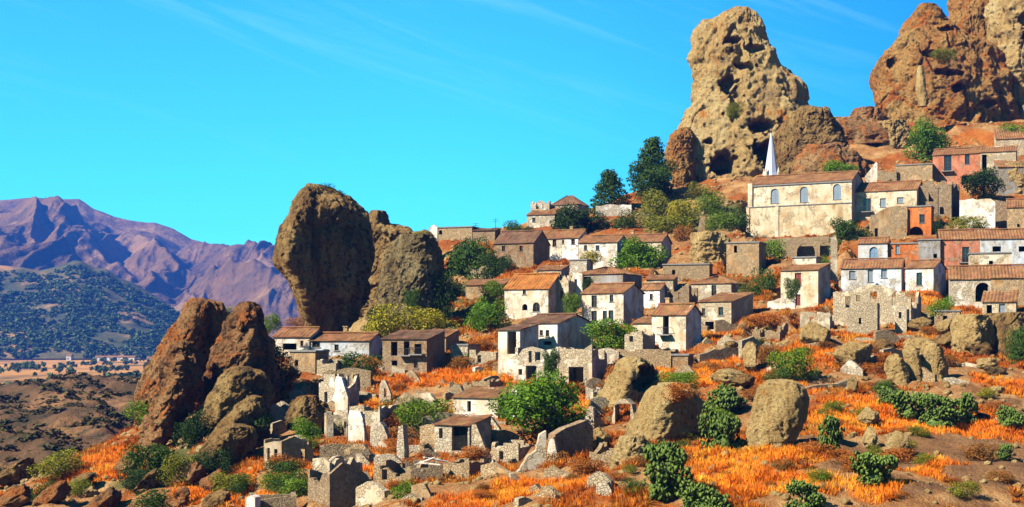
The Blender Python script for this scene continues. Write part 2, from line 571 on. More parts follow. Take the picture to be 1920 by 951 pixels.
# ------------------------------------------------------------------ walls and houses
def wall(mb, L, top, ops, T, zb, tf):
    """one wall as columns with openings; tf(s, t, z) -> local point. top = [(s, z)...]; ops = [(s0, s1, z0, z1, arch)]"""
    ts = [p[0] for p in top]
    tz = [p[1] for p in top]
    ops = [(max(0.05, o[0]), min(L - 0.05, o[1]), o[2], o[3], o[4]) for o in ops]
    ops = [o for o in ops if o[1] - o[0] > 0.1]
    bp = {0.0, L} | {s for s in ts if 0 < s < L}
    for o in ops:
        bp |= {o[0], o[1]}
        if o[4]:
            bp |= {o[0] + (o[1] - o[0]) * (0.5 - 0.5 * cos(pi * k / 8)) for k in range(1, 8)}
    bp = sorted(bp)
    bp = [b for i, b in enumerate(bp) if i == 0 or b - bp[i - 1] > 1e-4]
    def T_(s):
        return float(np.interp(s, ts, tz))
    def otop(o, s):
        if not o[4]:
            return o[3]
        r = (o[1] - o[0]) / 2
        u = max(0.0, 1 - ((s - (o[0] + r)) / r) ** 2)
        hh = min(r, (o[3] - o[2]) * 0.8)
        return o[3] - hh + hh * sqrt(u)
    for a, b in zip(bp[:-1], bp[1:]):
        mid = (a + b) / 2
        spans = [(zb, zb)]
        out = []
        cur = (zb, zb)
        for o in sorted([o for o in ops if o[0] - 1e-6 <= a and b <= o[1] + 1e-6], key=lambda o: o[2]):
            ta, tb = T_(a), T_(b)
            z0a, z0b = min(o[2], ta), min(o[2], tb)
            if z0a > cur[0] + 1e-3 or z0b > cur[1] + 1e-3:
                out.append((cur[0], cur[1], z0a, z0b, True))
            cur = (min(otop(o, a), ta), min(otop(o, b), tb))
        if T_(a) > cur[0] + 1e-3 or T_(b) > cur[1] + 1e-3:
            out.append((cur[0], cur[1], T_(a), T_(b), True))
        for l0, r0, l1, r1, _ in out:
            mb.quad(tf(a, 0, l0), tf(b, 0, r0), tf(b, 0, r1), tf(a, 0, l1))
            mb.quad(tf(b, T, r0), tf(a, T, l0), tf(a, T, l1), tf(b, T, r1))
            mb.quad(tf(a, 0, l1), tf(b, 0, r1), tf(b, T, r1), tf(a, T, l1))
            if l0 > zb + 1e-3 or r0 > zb + 1e-3:
                mb.quad(tf(a, T, l0), tf(b, T, r0), tf(b, 0, r0), tf(a, 0, l0))
    for o in ops:
        for s, fl in ((o[0], 0), (o[1], 1)):
            z1 = min(otop(o, s), T_(s))
            if z1 > o[2] + 1e-3:
                q = [tf(s, 0, o[2]), tf(s, T, o[2]), tf(s, T, z1), tf(s, 0, z1)]
                mb.quad(*(q if fl == 0 else q[::-1]))
    mb.quad(tf(0, T, zb), tf(0, 0, zb), tf(0, 0, T_(0)), tf(0, T, T_(0)))
    mb.quad(tf(L, 0, zb), tf(L, T, zb), tf(L, T, T_(L)), tf(L, 0, T_(L)))

def jag(L, h, rnd, lo=0.45, step=1.1):
    """broken wall top"""
    s, out = 0.0, []
    z = h * rnd.uniform(lo, 1)
    while s < L:
        out.append((s, z))
        s2 = s + rnd.uniform(0.5, 1.0) * step
        if rnd.random() < 0.5:
            out.append((min(s2, L) - 0.02, z + rnd.uniform(-0.15, 0.1)))
        z = min(h, max(h * lo, z + rnd.uniform(-0.35, 0.35) * h))
        s = s2
    out.append((L, z))
    return out

def roof_patch(mb, e0, e1, r1, r0, th=0.07, per=0.5):
    """ribbed tile slope between eave e0-e1 and ridge r0-r1 (local points), as a closed solid"""
    e0, e1, r1, r0 = (Vector(p) for p in (e0, e1, r1, r0))
    W_ = (e1 - e0).length
    nu = max(4, int(W_ / per) * 2)
    nv = max(2, int((r0 - e0).length / 0.9))
    n = (e1 - e0).cross(r0 - e0).normalized()
    if n.z < 0: n = -n
    rnd = random.Random(int(W_ * 1000))
    sag = rnd.uniform(0.03, 0.2) if W_ > 3 else 0.0
    i0 = len(mb.v)
    for j in range(nv + 1):
        v = j / nv
        for i in range(nu + 1):
            u = i / nu
            p = (e0 * (1 - u) + e1 * u) * (1 - v) + (r0 * (1 - u) + r1 * u) * v
            k = (0.09 if i % 2 else 0.0) + rnd.uniform(-0.04, 0.04) - sag * sin(pi * u) * (0.35 + 0.65 * v) - 0.05 * sin(u * 11 + sag * 90)
            mb.v.append(tuple(p + n * k))
    for j in range(nv + 1):
        v = j / nv
        for i in range(nu + 1):
            u = i / nu
            p = (e0 * (1 - u) + e1 * u) * (1 - v) + (r0 * (1 - u) + r1 * u) * v
            mb.v.append(tuple(p - n * th))
    o2 = i0 + (nu + 1) * (nv + 1)
    w = nu + 1
    for j in range(nv):
        for i in range(nu):
            a = j * w + i
            mb.f.append((i0 + a, i0 + a + 1, i0 + a + w + 1, i0 + a + w))
            mb.f.append((o2 + a, o2 + a + w, o2 + a + w + 1, o2 + a + 1))
    for i in range(nu):
        mb.f.append((i0 + i, o2 + i, o2 + i + 1, i0 + i + 1))
        a = nv * w + i
        mb.f.append((i0 + a, i0 + a + 1, o2 + a + 1, o2 + a))
    for j in range(nv):
        a = j * w
        mb.f.append((i0 + a, i0 + a + w, o2 + a + w, o2 + a))
        a = j * w + nu
        mb.f.append((i0 + a, o2 + a, o2 + a + w, i0 + a + w))

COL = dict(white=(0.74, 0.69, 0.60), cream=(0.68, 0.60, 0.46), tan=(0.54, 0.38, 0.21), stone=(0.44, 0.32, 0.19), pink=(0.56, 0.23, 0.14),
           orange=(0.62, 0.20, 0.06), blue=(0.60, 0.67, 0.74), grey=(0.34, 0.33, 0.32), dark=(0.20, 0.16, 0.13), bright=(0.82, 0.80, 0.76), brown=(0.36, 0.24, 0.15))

def house(label, a, b, base, eave, c=None, roof='g', ridge=None, yaw=28, d=None, col='white', m='plaster', rm='tile', ops=(), name='house',
          cat='house', group='old houses of the hillside village', D=None, chim=(), jagd=(0.55, 0.9), prof=None, side=(), keep=0.0, sprof=None, T=0.42, dz=0.0, backh=None, padz=None):
    th = radians(yaw)
    rnd = random.Random(int(a * 7 + b * 13 + base))
    if D is None:
        D = gnd(b, base)
    D += dz
    B = ray(b, D, base)
    kA = (a - CX) / F
    w = (B[0] - kA * B[1]) / (cos(th) + kA * sin(th))
    A = (B[0] - w * cos(th), B[1] + w * sin(th))
    if d is None:
        d = 7.0
        if c is not None:
            kc = (c - CX) / F
            q = sin(th) - kc * cos(th)
            d = (kc * B[1] - B[0]) / q if q > 0.08 else 7.0
            d = min(max(d, 2.5), 12.0)
    zb = B[2]
    h = (base - eave) / F * D
    R = empty(name, ((A[0] + B[0]) / 2, (A[1] + B[1]) / 2, zb), -th)
    tag(R, label, cat, group)
    land(label, (a + b) / 2, (base + eave) / 2)
    cs = []
    for x, y in ((-w / 2, 0), (w / 2, 0), (w / 2, d), (-w / 2, d)):
        cs.append((R.location.x + x * cos(th) + y * sin(th), R.location.y - x * sin(th) + y * cos(th)))
    pad(cs, zb if padz is None else zb + padz, a, b, A[1], B[1])
    x0, x1 = -w / 2, w / 2
    oc = []
    def u_of(px):
        k = (px - CX) / F
        return (k * A[1] - A[0]) / (cos(th) + k * sin(th))
    for o in ops:
        k = o[0]
        s0, s1 = u_of(o[1]), u_of(o[2])
        Ds = A[1] - (s0 + s1) / 2 * sin(th)
        z0, z1 = (HY - o[4]) / F * Ds - zb, (HY - o[3]) / F * Ds - zb
        oc.append((k, s0, s1, z0, z1))
    fo = [(s0, s1, z0, z1, k[0] == 'a') for k, s0, s1, z0, z1 in oc]
    mb = MB()
    zf = -4.0
    fr = [(0, h), (w, h)]
    rt, lt = [(0, h), (d - 2 * T, h)], [(0, h), (d - 2 * T, h)]
    bk = [(0, h), (w, h)]
    Ds = d - 2 * T
    rise = 1.2
    if roof == 'g':
        Dr = D + d / 2 * cos(th)
        rise = ((HY - ridge) / F * Dr - zb - h) if ridge else 0.22 * d
        rise = min(max(rise, 0.10 * d), 0.30 * d)
        rt = lt = [(0, h + rise * T * 2 / d), (Ds / 2, h + rise), (Ds, h + rise * T * 2 / d)]
    elif roof == 'x':
        rise = ((HY - ridge) / F * D - zb - h) if ridge else 0.2 * w
        rise = max(rise, 0.12 * w)
        fr = [(0, h), (w / 2, h + rise), (w, h)]
        bk = [(0, h), (w / 2, h + rise), (w, h)]
    elif roof == 's':
        Dr = D + d * cos(th)
        rise = ((HY - ridge) / F * Dr - zb - h) if ridge else 0.2 * d
        rise = min(max(rise, 0.08 * d), 0.45 * d)
        rt = [(0, h + rise * T / d), (Ds, h + rise * (1 - T / d))]
        lt = rt[::-1]
        bk = [(0, h + rise), (w, h + rise)]
        lt = [(0, h + rise * (1 - T / d)), (Ds, h + rise * T / d)]
    elif roof == 'h':
        rise = ((HY - ridge) / F * (D + d / 2 * cos(th)) - zb - h) if ridge else 0.2 * d
        rise = max(rise, 0.1 * d)
    elif roof == 'n':
        fr = [(f * w, (HY - py) / F * (A[1] - f * w * sin(th)) - zb) for f, py in prof] if prof else jag(w, h, rnd, jagd[0])
        fr[-1] = (w, fr[-1][1])
        hb = h if backh is None else backh * h
        rt = [(f * Ds, q * h) for f, q in sprof] if sprof else jag(Ds, h, rnd, jagd[0])
        lt = jag(Ds, h, rnd, jagd[0])
        bk = jag(w, hb, rnd, jagd[0])
    wall(mb, w, fr, fo, T, zf, lambda s, t, z: (x0 + s, t, z))
    so = []
    for o in side:   # right-hand wall openings in metres
        so.append(o)
    wall(mb, Ds, rt, so, T, zf, lambda s, t, z: (x1 - t, T + s, z))
    wall(mb, w, bk, [], T, zf, lambda s, t, z: (x1 - s, d - t, z))
    wall(mb, Ds, lt, [], T, zf, lambda s, t, z: (x0 + t, d - T - s, z))
    wo_ = mb.build('wall', M[m], R, COL[col] if isinstance(col, str) else col)
    ov = 0.22
    if roof in 'gsxh':
        rb = MB()
        if roof == 'g':
            sl = rise / (d / 2)
            e = h - ov * sl
            roof_patch(rb, (x0 - ov, -ov, e + 0.08), (x1 + ov, -ov, e + 0.08), (x1 + ov, d / 2, h + rise + 0.08), (x0 - ov, d / 2, h + rise + 0.08))
            roof_patch(rb, (x1 + ov, d + ov, e + 0.08), (x0 - ov, d + ov, e + 0.08), (x0 - ov, d / 2 + 0.02, h + rise + 0.08), (x1 + ov, d / 2 + 0.02, h + rise + 0.08))
            rb.tube((x0 - ov, d / 2, h + rise + 0.2), (x1 + ov, d / 2, h + rise + 0.2), 0.14, 0.14, 6)
        elif roof == 's':
            sl = rise / d
            roof_patch(rb, (x0 - ov, -ov, h - ov * sl + 0.08), (x1 + ov, -ov, h - ov * sl + 0.08), (x1 + ov, d + ov, h + rise + ov * sl + 0.08), (x0 - ov, d + ov, h + rise + ov * sl + 0.08))
        elif roof == 'x':
            sl = rise / (w / 2)
            e = h - ov * sl + 0.08
            t = h + rise + 0.08
            roof_patch(rb, (x0 - ov, d + ov, e), (x0 - ov, -ov, e), (0, -ov, t), (0, d + ov, t))
            roof_patch(rb, (x1 + ov, -ov, e), (x1 + ov, d + ov, e), (0.02, d + ov, t), (0.02, -ov, t))
        elif roof == 'h':
            e = h + 0.1
            t = h + rise + 0.1
            q = min(w, d) / 2
            r0_, r1_ = (x0 + q, d / 2), (x1 - q, d / 2)
            if r1_[0] - r0_[0] < 0.3:
                r0_, r1_ = (-0.15, d / 2), (0.15, d / 2)
            roof_patch(rb, (x0 - ov, -ov, e), (x1 + ov, -ov, e), (*r1_, t), (*r0_, t))
            roof_patch(rb, (x1 + ov, d + ov, e), (x0 - ov, d + ov, e), (*r0_, t), (*r1_, t))
            roof_patch(rb, (x1 + ov, -ov, e), (x1 + ov, d + ov, e), (r1_[0], r1_[1] + 0.05, t), (r1_[0], r1_[1] - 0.05, t))
            roof_patch(rb, (x0 - ov, d + ov, e), (x0 - ov, -ov, e), (r0_[0], r0_[1] - 0.05, t), (r0_[0], r0_[1] + 0.05, t))
        ro = rb.build('roof', M[rm], R)
        for cu in chim:
            cb = MB()
            cx = x0 + cu * w
            zt = h + rise * 0.7
            cb.box(cx - 0.3, cx + 0.3, d * 0.55, d * 0.55 + 0.6, h, zt + 1.3)
            cb.box(cx - 0.38, cx + 0.38, d * 0.55 - 0.08, d * 0.55 + 0.68, zt + 1.3, zt + 1.45)
            cb.build('chimney', M['plaster'], ro, COL['tan'])
    elif roof == 'f':
        rb = MB()
        rb.box(x0 - 0.15, x1 + 0.15, -0.15, d + 0.15, h + 0.003, h + 0.22)
        rb.build('flat_roof', M['slab'], R)
    for k, s0, s1, z0, z1 in oc:
        xa, xb = x0 + s0, x0 + s1
        if 'h' in k and 'b' not in k:
            continue
        if 'b' in k:
            bb = MB()
            bb.box(xa - 0.5, xb + 0.5, -0.9, -0.003, z0 - 0.16, z0)
            bo = bb.build('balcony', M['slab'], R)
            rr = MB()
            rr.box(xa - 0.48, xb + 0.48, -0.88, -0.84, z0 + 0.9, z0 + 0.95)
            q = 8
            for i in range(q + 1):
                xx = xa - 0.46 + (xb - xa + 0.92) * i / q
                rr.box(xx - 0.015, xx + 0.015, -0.875, -0.845, z0, z0 + 0.9)
            for xx in (xa - 0.48, xb + 0.44):
                rr.box(xx, xx + 0.04, -0.84, -0.01, z0 + 0.85, z0 + 0.9)
            rr.build('railing', M['iron'], bo)
        if k[0] in 'wda':
            door = k[0] == 'd'
            pm = M['glass']
            if 'r' in k: pm = M['red_wood']
            elif 'u' in k: pm = M['blue_wood']
            elif 'p' in k: pm = M['pale_pane']
            elif door: pm = M['wood']
            pb = MB()
            dpt = 0.22
            if k[0] == 'a':
                r = (s1 - s0) / 2
                hh = min(r, (z1 - z0) * 0.8)
                pts = [(xa, dpt, z0), (xb, dpt, z0)] + [(xb - (xb - xa) * (0.5 - 0.5 * cos(pi * q / 10)), dpt, z1 - hh + hh * sin(pi * q / 10)) for q in range(11)]
                pb.poly(pts)
            else:
                pb.box(xa + 0.002, xb - 0.002, dpt, dpt + 0.05, z0 + 0.002, z1 - 0.002)
            po = pb.build('door' if door else 'window', pm, R)
            fb = MB()
            ft = 0.09
            if k[0] != 'a':
                fb.box(xa + 0.004, xa + ft, dpt - 0.06, dpt - 0.004, z0 + 0.004, z1 - 0.004)
                fb.box(xb - ft, xb - 0.004, dpt - 0.06, dpt - 0.004, z0 + 0.004, z1 - 0.004)
                fb.box(xa + ft + 0.002, xb - ft - 0.002, dpt - 0.06, dpt - 0.004, z1 - ft, z1 - 0.004)
            fb.box((xa + xb) / 2 - 0.03, (xa + xb) / 2 + 0.03, dpt - 0.05, dpt - 0.004, z0 + 0.01, z1 - ft - 0.01)
            if not door:
                fb.box(xa + ft + 0.002, xb - ft - 0.002, dpt - 0.045, dpt - 0.006, z0 + 0.55 * (z1 - z0), z0 + 0.55 * (z1 - z0) + 0.05)
            fb.build('frame', M['frame'] if 'p' in k or 'u' in k else M['wood'], po)
            if not door:
                sb = MB()
                sb.box(xa - 0.12, xb + 0.12, -0.1, dpt - 0.07, z0 - 0.1, z0 - 0.003)
                sb.build('sill', M['slab'], po)
    return R, w, d, h, rise, th

def free_wall(label, pts, yaw=20, T=0.55, m='worn', col='stone', ops=(), name='ruined_wall', group='broken walls of ruined houses', D=None, cat='wall'):
    """a free standing wall; pts = [(px, py_top)...] left to right, last two numbers: base row"""
    base = pts[-1]
    prof = pts[:-1]
    a, b = prof[0][0], prof[-1][0]
    if D is None:
        D = gnd(b, base)
    th = radians(yaw)
    B = ray(b, D, base)
    def u_of(px):
        k = (px - CX) / F
        return (k * A[1] - A[0]) / (cos(th) + k * sin(th))
    kA = (a - CX) / F
    w = (B[0] - kA * B[1]) / (cos(th) + kA * sin(th))
    A = (B[0] - w * cos(th), B[1] + w * sin(th))
    top = []
    rnd = random.Random(int(a + b))
    pr = []
    for (p0, t0), (p1, t1) in zip(prof[:-1], prof[1:]):
        n = max(1, int(abs(u_of(p1) - u_of(p0)) / 0.8))
        for i in range(n):
            pr.append((p0 + (p1 - p0) * i / n, t0 + (t1 - t0) * i / n + (rnd.uniform(-2, 2) if i else 0)))
    pr.append(prof[-1])
    for px, py in pr:
        s = u_of(px)
        top.append((s, (HY - py) / F * (A[1] - s * sin(th)) - B[2]))
    oc = []
    for o in ops:
        s0, s1 = u_of(o[1]), u_of(o[2])
        Ds = A[1] - (s0 + s1) / 2 * sin(th)
        oc.append((s0, s1, (HY - o[4]) / F * Ds - B[2], (HY - o[3]) / F * Ds - B[2], o[0] == 'a'))
    mb = MB()
    wall(mb, w, top, oc, T, -4.0, lambda s, t, z: (s, t, z))
    o = mb.build(name, M[m], None, COL[col] if isinstance(col, str) else col)
    o.location = (A[0], A[1], B[2])
    o.rotation_euler = (0, 0, -th)
    if label.endswith('*'):
        label = near_label(label[:-1].strip(), (a + b) / 2, base - 8)
    else: land(label, (a + b) / 2, base - 10)
    tag(o, label, cat, group)
    return o

# ------------------------------------------------------------------ the village
HG = 'old houses of the hillside village'
# church
R, w, d, h, rise, th = house('long cream stone church with three arched windows under a red tiled roof', 1407, 1597, 381, 337, c=1606, roof='g', ridge=322, yaw=28, d=9.5, col='cream',
    name='church', cat='church', group=None, D=287, padz=-(438 - 381) / F * 287,
    ops=[('ap', 1445, 1460, 354, 381), ('ap', 1500, 1515, 350, 379), ('ap', 1562, 1577, 345, 374)])
mb = MB()
zl = -(438 - 381) / F * 287
mb.box(-w / 2 - 0.7, w / 2 + 0.1, -0.45, -0.005, zl - 4, -0.02)
mb.box(-w / 2 - 0.7, -w / 2 - 0.005, 0.0, 8, zl - 4, -0.02)
mb.build('lower_wall', M['plaster'], R, (0.60, 0.52, 0.36))
mb = MB()
mb.box(-w / 2 - 0.8, w / 2 + 0.2, -0.6, -0.006, -0.015, 0.14)
mb.box(-w / 2 - 0.2, w / 2 + 0.1, -0.22, -0.004, h - 0.4, h - 0.15)
mb.build('cornice', M['slab'], R, COL['tan'])
for xx in (-w / 2 - 0.72, -w / 2 + 5.6):
    mb = MB()
    mb.box(xx, xx + 0.7, -0.62, -0.455, zl - 4, -0.03)
    mb.build('pilaster', M['plaster'], R, COL['cream'])
mb = MB()
mb.box(-w / 2 - 0.45, -w / 2 + 0.5, -0.32, -0.003, 0.15, h + 0.3)
mb.build('corner_pier', M['plaster'], R, COL['cream'])
# steeple: octagonal spire on a drum behind the roof
def uu(px, y):   # local x of a sight line at local depth y
    A = R.location
    k = (px - CX) / F
    # world = A + x(cos,-sin) + y(sin,cos)
    return (k * (A.y + y * cos(th)) - A.x - y * sin(th)) / (cos(th) + k * sin(th))
sy = 8.0
xs = uu(1446, sy)
Ds = R.location.y + sy * cos(th) - xs * sin(th)
zz = lambda py: (HY - py) / F * Ds - R.location.z
hw = (1459 - 1433) / 2 / F * Ds
def prism(mb, cx, cy, z0, z1, r0, r1, n=8):
    i = len(mb.v)
    for z, r in ((z0, r0), (z1, r1)):
        for k in range(n):
            t = 2 * pi * (k + 0.5) / n
            mb.v.append((cx + r * cos(t), cy + r * sin(t), z))
    for k in range(n):
        mb.f.append((i + k, i + (k + 1) % n, i + n + (k + 1) % n, i + n + k))
    mb.f.append(tuple(i + n + k for k in range(n)))
mb = MB(); prism(mb, xs, sy, -4, zz(332), hw * 1.1, hw * 1.1); tw = mb.build('bell_tower', M['plaster'], R, COL['cream'])
mb = MB(); prism(mb, xs, sy, zz(332) + 0.01, zz(325), hw * 1.16, hw * 1.0); prism(mb, xs, sy, zz(325) - 0.02, zz(249), hw * 0.96, 0.12)
mb.build('steeple', M['spire'], R)
mb = MB(); prism(mb, xs, sy, zz(249), zz(246), 0.22, 0.22, 6); mb.tube((xs, sy, zz(246)), (xs, sy, zz(238)), 0.05, 0.04); mb.tube((xs - 0.35, sy, zz(241)), (xs + 0.35, sy, zz(241)), 0.04, 0.04)
mb.build('cross', M['iron'], R)
for k in range(4):
    t = th + pi / 4 + k * pi / 2
    mb = MB()
    cx, cy = xs + hw * 1.25 * cos(t), sy + hw * 1.25 * sin(t)
    prism(mb, cx, cy, zz(336), zz(325), 0.32, 0.28, 6)
    prism(mb, cx, cy, zz(325) - 0.01, zz(315), 0.3, 0.04, 6)
    mb.build('pinnacle', M['plaster'], R, COL['cream'])

house('retaining wall with two dark arches below the church', 1436, 1562, 482, 444, d=3, roof='n', yaw=20, col='stone', m='stone', name='arched_retaining_wall', cat='wall', group=None, D=272,
      ops=[('ah', 1494, 1528, 456, 482), ('ah', 1537, 1556, 455, 482)], prof=[(0, 449), (0.3, 446), (0.7, 445), (1, 442)], jagd=(0.9, 1), T=0.8)
# upper right quarter
house('pale house with tiled roof and black balcony door right of the church', 1598, 1719, 408, 355, c=1732, ridge=340, yaw=27, col='cream', D=284, d=8, m='plaster',
      ops=[('wb', 1619, 1633, 372, 397), ('wp', 1650, 1661, 372, 388), ('wp', 1682, 1694, 370, 381)])
house('ruined brown stone block with flat broken top right of the pale house', 1719, 1784, 405, 338, c=1800, roof='n', yaw=25, col='brown', m='stone', D=283, jagd=(0.85, 1), name='ruined_house', group='roofless ruined houses',
      ops=[('h', 1741, 1751, 361, 378), ('h', 1762, 1770, 388, 402)])
house('small house with pale curved gable and white lower wall beside the orange wall', 1633, 1700, 447, 402, roof='n', yaw=12, d=6, col='tan', m='worn', D=268,
      prof=[(0, 407), (0.25, 396), (0.5, 388), (0.8, 386), (1, 387)], jagd=(0.9, 1), sprof=[(0, 1.3), (1, 1.3)], ops=[('h', 1640, 1646, 428, 447)])
house('bright orange walled house with one small brown window', 1701, 1746, 440, 387, c=1760, roof='f', yaw=22, d=5.5, col='orange', D=267,
      ops=[('w', 1724, 1734, 402, 418), ('ah', 1703, 1731, 425, 448)])
house('salmon house with two storeys and a black balcony door on the upper right slope', 1749, 1838, 352, 287, c=1850, ridge=277, yaw=24, col='pink', D=305, d=8, ops=[('wb', 1770, 1784, 292, 321), ('w', 1809, 1818, 290, 308), ('h', 1803, 1825, 329, 345)])
house('low pale annex with a dark open bay right of the salmon house', 1838, 1905, 330, 283, ridge=273, yaw=22, d=6, col='cream', m='worn', D=302, roof='s', ops=[('h', 1841, 1850, 290, 318)])
house('low grey stone ruin between the church roof and the salmon house', 1679, 1748, 338, 308, roof='f', yaw=22, d=5, col='tan', m='worn', D=306)
house('roofless grey shed left of the low grey stone ruin', 1643, 1681, 338, 318, roof='n', yaw=25, d=5, col='stone', m='stone', D=308, name='ruined_house', group='roofless ruined houses', jagd=(0.8, 1))
free_wall('white pointed gable wall standing behind the church roof', [(1622, 330), (1643, 303), (1645, 306), 345], yaw=15, col='bright', m='plaster', D=306)
house('low long ruin with white upper wall above the small orange house', 1799, 1893, 428, 375, c=1905, roof='n', yaw=18, col='brown', m='stone', D=280, d=6, prof=[(0, 376), (0.5, 373), (0.8, 376), (1, 380)], jagd=(0.9, 1), ops=[('h', 1851, 1860, 404, 416)], name='ruined_house', group='roofless ruined houses')
free_wall('white plaster wall strip on top of the long brown ruin', [(1799, 375), (1858, 373), (1866, 379), 398], yaw=18, col='bright', m='plaster', D=277)
house('tan house cut by the right edge of the photo below the grey boulder', 1888, 1935, 432, 388, roof='g', ridge=374, yaw=20, d=7, col='tan', D=273, m='worn', ops=[('h', 1907, 1912, 420, 426)])
house('grey walled barn with slanting roof at the right edge beside the dark bushes', 1872, 1960, 362, 312, roof='s', ridge=300, yaw=10, d=6, col='grey', m='worn', D=296)
house('white house with long low roof at the far upper right edge', 1868, 1960, 290, 258, roof='s', ridge=240, yaw=15, d=7, col='cream', m='worn', D=322)
# right middle
house('bluish white house with an arched blue door under a small tiled roof', 1609, 1664, 490, 456, c=1672, ridge=447, yaw=20, d=5.5, col='blue', D=252, ops=[('au', 1630, 1646, 463, 488)])
house('low orange house with a narrow white window beside the bluish house', 1665, 1722, 492, 457, roof='f', yaw=18, d=5, col='orange', D=251, ops=[('wp', 1679, 1687, 460, 476)])
house('grey cement block house between the orange and the long salmon house', 1722, 1763, 505, 450, roof='f', yaw=15, d=5, col='grey', D=249, ops=[('h', 1750, 1757, 476, 484)])
house('long salmon house with a dark balcony door and tiled roof at the right edge', 1763, 1838, 505, 448, roof='g', ridge=432, yaw=14, d=8, col='pink', D=248, ops=[('wb', 1804, 1817, 463, 492)], chim=(0.44,))
house('long white and blue rear wing joined to the salmon house at the right edge', 1838.5, 1985, 505, 446, roof='g', ridge=430, yaw=14, d=8, col='blue', D=244, ops=[('h', 1861, 1877, 462, 472), ('h', 1910, 1922, 462, 472)])
house('low cream house with a small dark window before the long salmon house', 1818, 1896, 509, 475, c=1904, roof='f', yaw=16, d=5, col='cream', D=236, ops=[('h', 1854, 1862, 489, 501)])
house('wide pale blue house with three upper windows and long tiled eave', 1577, 1690, 548, 502, c=1700, ridge=486, yaw=20, d=7, col='blue', D=236, ops=[('wp', 1592, 1604, 508, 523), ('wp', 1627, 1637, 506, 529), ('wp', 1652, 1663, 503, 521)])
house('small white house with one dark door and a dark right side', 1698, 1750, 545, 502, c=1774, ridge=489, yaw=33, col='bright', D=230, ops=[('w', 1718, 1729, 511, 535)])
house('cream house with red door and bush against its wall below the church arches', 1464, 1534, 575, 506, c=1557, roof='s', ridge=494, yaw=32, col='cream', D=218, ops=[('wr', 1490, 1502, 512, 535), ('dr', 1492, 1501, 552, 573)])
house('low block with flat dark top behind the cream house with the red door', 1486, 1530, 520, 483, roof='f', yaw=25, d=4, col='cream', D=229)
free_wall('tall slender cream wall stump rising beside the church arches', [(1558, 446), (1566, 440), (1570, 452), 545], yaw=10, T=1.0, col='cream', m='worn', D=232)
free_wall('white courtyard wall with a dark window below the cream red door house', [(1439, 566), (1462, 559), (1491, 561), 586], yaw=20, col='bright', m='plaster', ops=[('h', 1472, 1484, 565, 570)], D=212)
house('big ruined pale stone house with an arch and three small windows at the right', 1562, 1708, 610, 545, c=1735, roof='n', yaw=28, col='cream', m='worn', D=203, d=7, name='ruined_house', group='roofless ruined houses',
      prof=[(0, 548), (0.25, 545), (0.45, 533), (0.62, 535), (0.8, 545), (1, 560)], jagd=(0.5, 1), ops=[('h', 1585, 1595, 555, 577), ('h', 1605, 1613, 553, 565), ('h', 1632, 1644, 547, 561), ('ah', 1672, 1699, 545, 573)])
free_wall('rough cream wall front with a hole standing before the big ruined stone house', [(1588, 580), (1600, 568), (1625, 565), (1645, 568), 628], yaw=22, col='cream', m='stone', ops=[('h', 1610, 1618, 596, 608)], D=192, T=2.5)
free_wall('narrow white wall sliver right of the black gap in the big ruin', [(1678, 575), (1690, 578), (1700, 580), 634], yaw=30, col='white', m='worn', ops=[('h', 1685, 1690, 585, 597)], D=194, T=1.5)
house('tiled hip roof house with white wall and a black arched opening at the right', 1781, 1858, 575, 523, roof='g', ridge=500, yaw=16, d=9, col='white', m='worn', D=222, ops=[('ah', 1829, 1856, 530, 566)], chim=(0.68,))
house('broad tiled roof wing at the right edge behind the black arch', 1858.5, 1975, 572, 520, roof='g', ridge=498, yaw=16, d=9, col='tan', m='worn', D=219)
house('low shed with a sloping tiled roof and dark front below the black arch', 1842, 1905, 592, 566, c=1925, roof='s', ridge=546, yaw=22, d=6, col='cream', m='worn', D=208, ops=[('h', 1850, 1860, 572, 592), ('wp', 1873, 1885, 570, 586)])
# middle
house('square tan stone house with one small window near the church foot', 1362, 1423, 515, 455, roof='f', yaw=22, d=6, c=1436, col='tan', m='worn', D=246, ops=[('h', 1376, 1382, 461, 474)])
house('long low tan stone wall house left of the square tan house', 1243, 1330, 525, 496, roof='f', yaw=16, d=4, col='tan', m='stone', D=245, ops=[('h', 1260, 1266, 506, 516)])
house('pale grey house with hipped tile roof and one black door at the centre right', 1294, 1371, 562, 532, c=1390, roof='h', ridge=517, yaw=30, d=7, col='white', D=226, ops=[('w', 1334, 1343, 535, 556)], m='worn')
house('cream house with two dark windows and a deep shaded right side', 1311, 1371, 620, 565, c=1412, roof='s', ridge=549, yaw=36, col='cream', D=206, ops=[('w', 1316, 1322, 578, 592), ('w', 1347, 1356, 576, 591), ('h', 1322, 1350, 603, 618)], m='worn')
house('tall white house with one long black door and red brown roof', 1222, 1286, 658, 590, c=1315, roof='g', ridge=572, yaw=35, col='white', D=187, ops=[('hb', 1243, 1254, 593, 627)], chim=(0.20,))
house('small pale annex left of the tall white house with long black door', 1187, 1224, 640, 606, roof='s', ridge=594, yaw=30, d=4, col='cream', D=191)
house('ruined cream stub house with one small window left of the tall white house', 1171, 1205, 655, 622, roof='n', yaw=30, d=4, c=1222, col='cream', m='worn', D=184, name='ruined_house', group='roofless ruined houses', ops=[('h', 1180, 1187, 630, 641)], jagd=(0.8, 1))
house('small white house under a tiny tiled roof left of the brown rubble', 1203, 1237, 578, 543, c=1252, roof='g', ridge=532, yaw=32, col='bright', D=222, ops=[('w', 1218, 1224, 551, 562)])
house('white house with two rows of dark windows and shaded right side at the centre', 1091, 1169, 610, 549, c=1207, roof='g', ridge=533, yaw=34, col='white', D=209,
      ops=[('w', 1109, 1119, 554, 576), ('w', 1109, 1119, 583, 605), ('w', 1143, 1150, 553, 566), ('w', 1130, 1138, 583, 606), ('w', 1141, 1150, 582, 603)])
